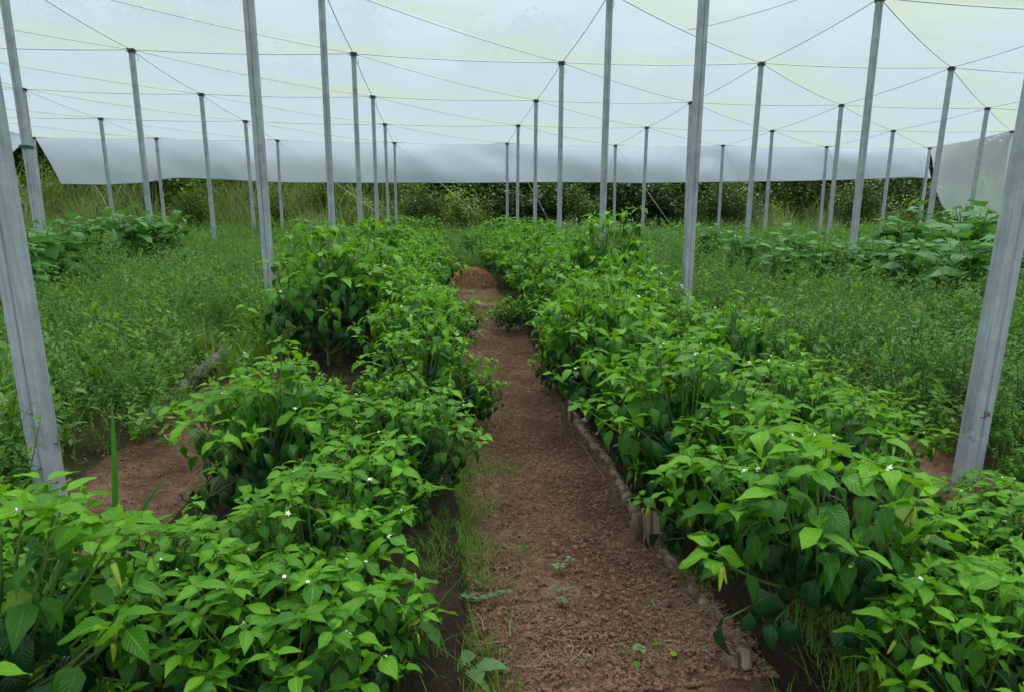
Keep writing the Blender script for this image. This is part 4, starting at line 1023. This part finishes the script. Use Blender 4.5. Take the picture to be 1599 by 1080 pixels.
# seedlings and the creeper on the path, fallen leaves
SEEDM = leaf_mat('seedling_leaf', (.07, .17, .05), (.13, .27, .09), trans=.2, veins=False, rough=.5)
def seedling(px, py, label, n=4, s=.014, seed=0):
    r = random.Random(seed); p = GG(px, py); t = empty('seedling', (p.x, p.y, path_z(p.x, p.y))); m = MB(); m.tube([(0, 0, -.01), (0, 0, .018)], .0012, 4); m.obj('stem', STEM, t)
    for k in range(n):
        V, F, UV = leaf_geo(1, .75, .3, .1, .03, .2, 5, 2, 0, k); q = MB(); q.add(V, F, 0, UV, r.random()); o = q.obj('leaf', SEEDM, t)
        o.matrix_basis = M_leaf(Vector((0, 0, .016)), k * 6.28 / n + r.uniform(-.4, .4), .2, 0, s * r.uniform(.8, 1.3))
    tag(t, label, 'seedling', 'seedlings on the path')
seedling(890, 903, 'seedling highest of the small group on the soil path', 3, .016, 1); seedling(873, 916, 'flat seedling just below the highest one on the path', 5, .018, 2)
seedling(876, 945, 'seedling in the middle of the bare path', 3, .014, 3); seedling(876, 962, 'lowest seedling of the column on the bare path', 4, .014, 4)
seedling(1000, 1040, 'seedling near the bottom right of the path', 4, .014, 5); seedling(735, 1070, 'large leafed seedling at the bottom left of the path', 4, .055, 6)
seedling(1018, 970, 'tiny seedling near the right bed edge', 2, .010, 7)
t = empty('creeper', GG(690, 968)); tag(t, 'trailing creeper with small round leaves reaching onto the path from the left', 'creeper')
a = GG(690, 968); b = GG(803, 958); o0 = a.copy(); pts = [Vector((0, 0, .03)) + (b - a) * (i / 8) + Vector((0, .008 * math.sin(i * 1.1), .015)) for i in range(9)]
m = MB(); m.tube(pts, .0014, 4); m.obj('stem', STEM, t)
for i in range(16):
    p = pts[i // 2]; V, F, UV = leaf_geo(1, .85, .2, .1, .02, .2, 5, 2, 0, i); q = MB(); q.add(V, F, 0, UV, .3 + .03 * i); o = q.obj('leaf', SEEDM, t)
    o.matrix_basis = M_leaf(p + Vector((.004 * (i % 2), 0, .004)), (1.4 if i % 2 else -1.6) + .15 * i % 1, .35, 0, .019)
for i, (px, py) in enumerate([(975, 1040), (1003, 1029), (993, 1056), (1015, 1032), (1048, 1052)]):
    p = GG(px, py); o = link('fallen_leaf', YOUNGS[i % 5]); o.location = (p.x, p.y, path_z(p.x, p.y) + .006); o.scale = (.026,) * 3; o.rotation_euler = (.2 * (i - 2), .1, i * 1.4)
    tag(o, 'small bright green leaf on the soil, %s of five from the left' % WORDS[[0, 2, 1, 3, 4][i]], 'leaf', 'fallen leaves on the path')
for i, (a_, b_, c_) in enumerate([((738, 978), (752, 990), (756, 1012)), ((800, 985), (795, 1000), (797, 1020)), ((890, 1020), (895, 1030), (892, 1045)), ((915, 1030), (905, 1045), (890, 1058)), ((790, 1027), (745, 1030), (700, 1029)), ((905, 700), (925, 735), (950, 770))]):
    ps = [GG(*q) for q in (a_, b_, c_)]; m = MB(); org = ps[0]; m.tube([Vector((q.x, q.y, path_z(q.x, q.y) + .006)) - org for q in ps], .0013, 4); o = m.obj('straw_stalk', LITTER); o.location = org
    tag(o, 'thin dry stalk on the soil, %s from the lower left' % ordw(i), 'dry stalk', 'dry stalks on the path')
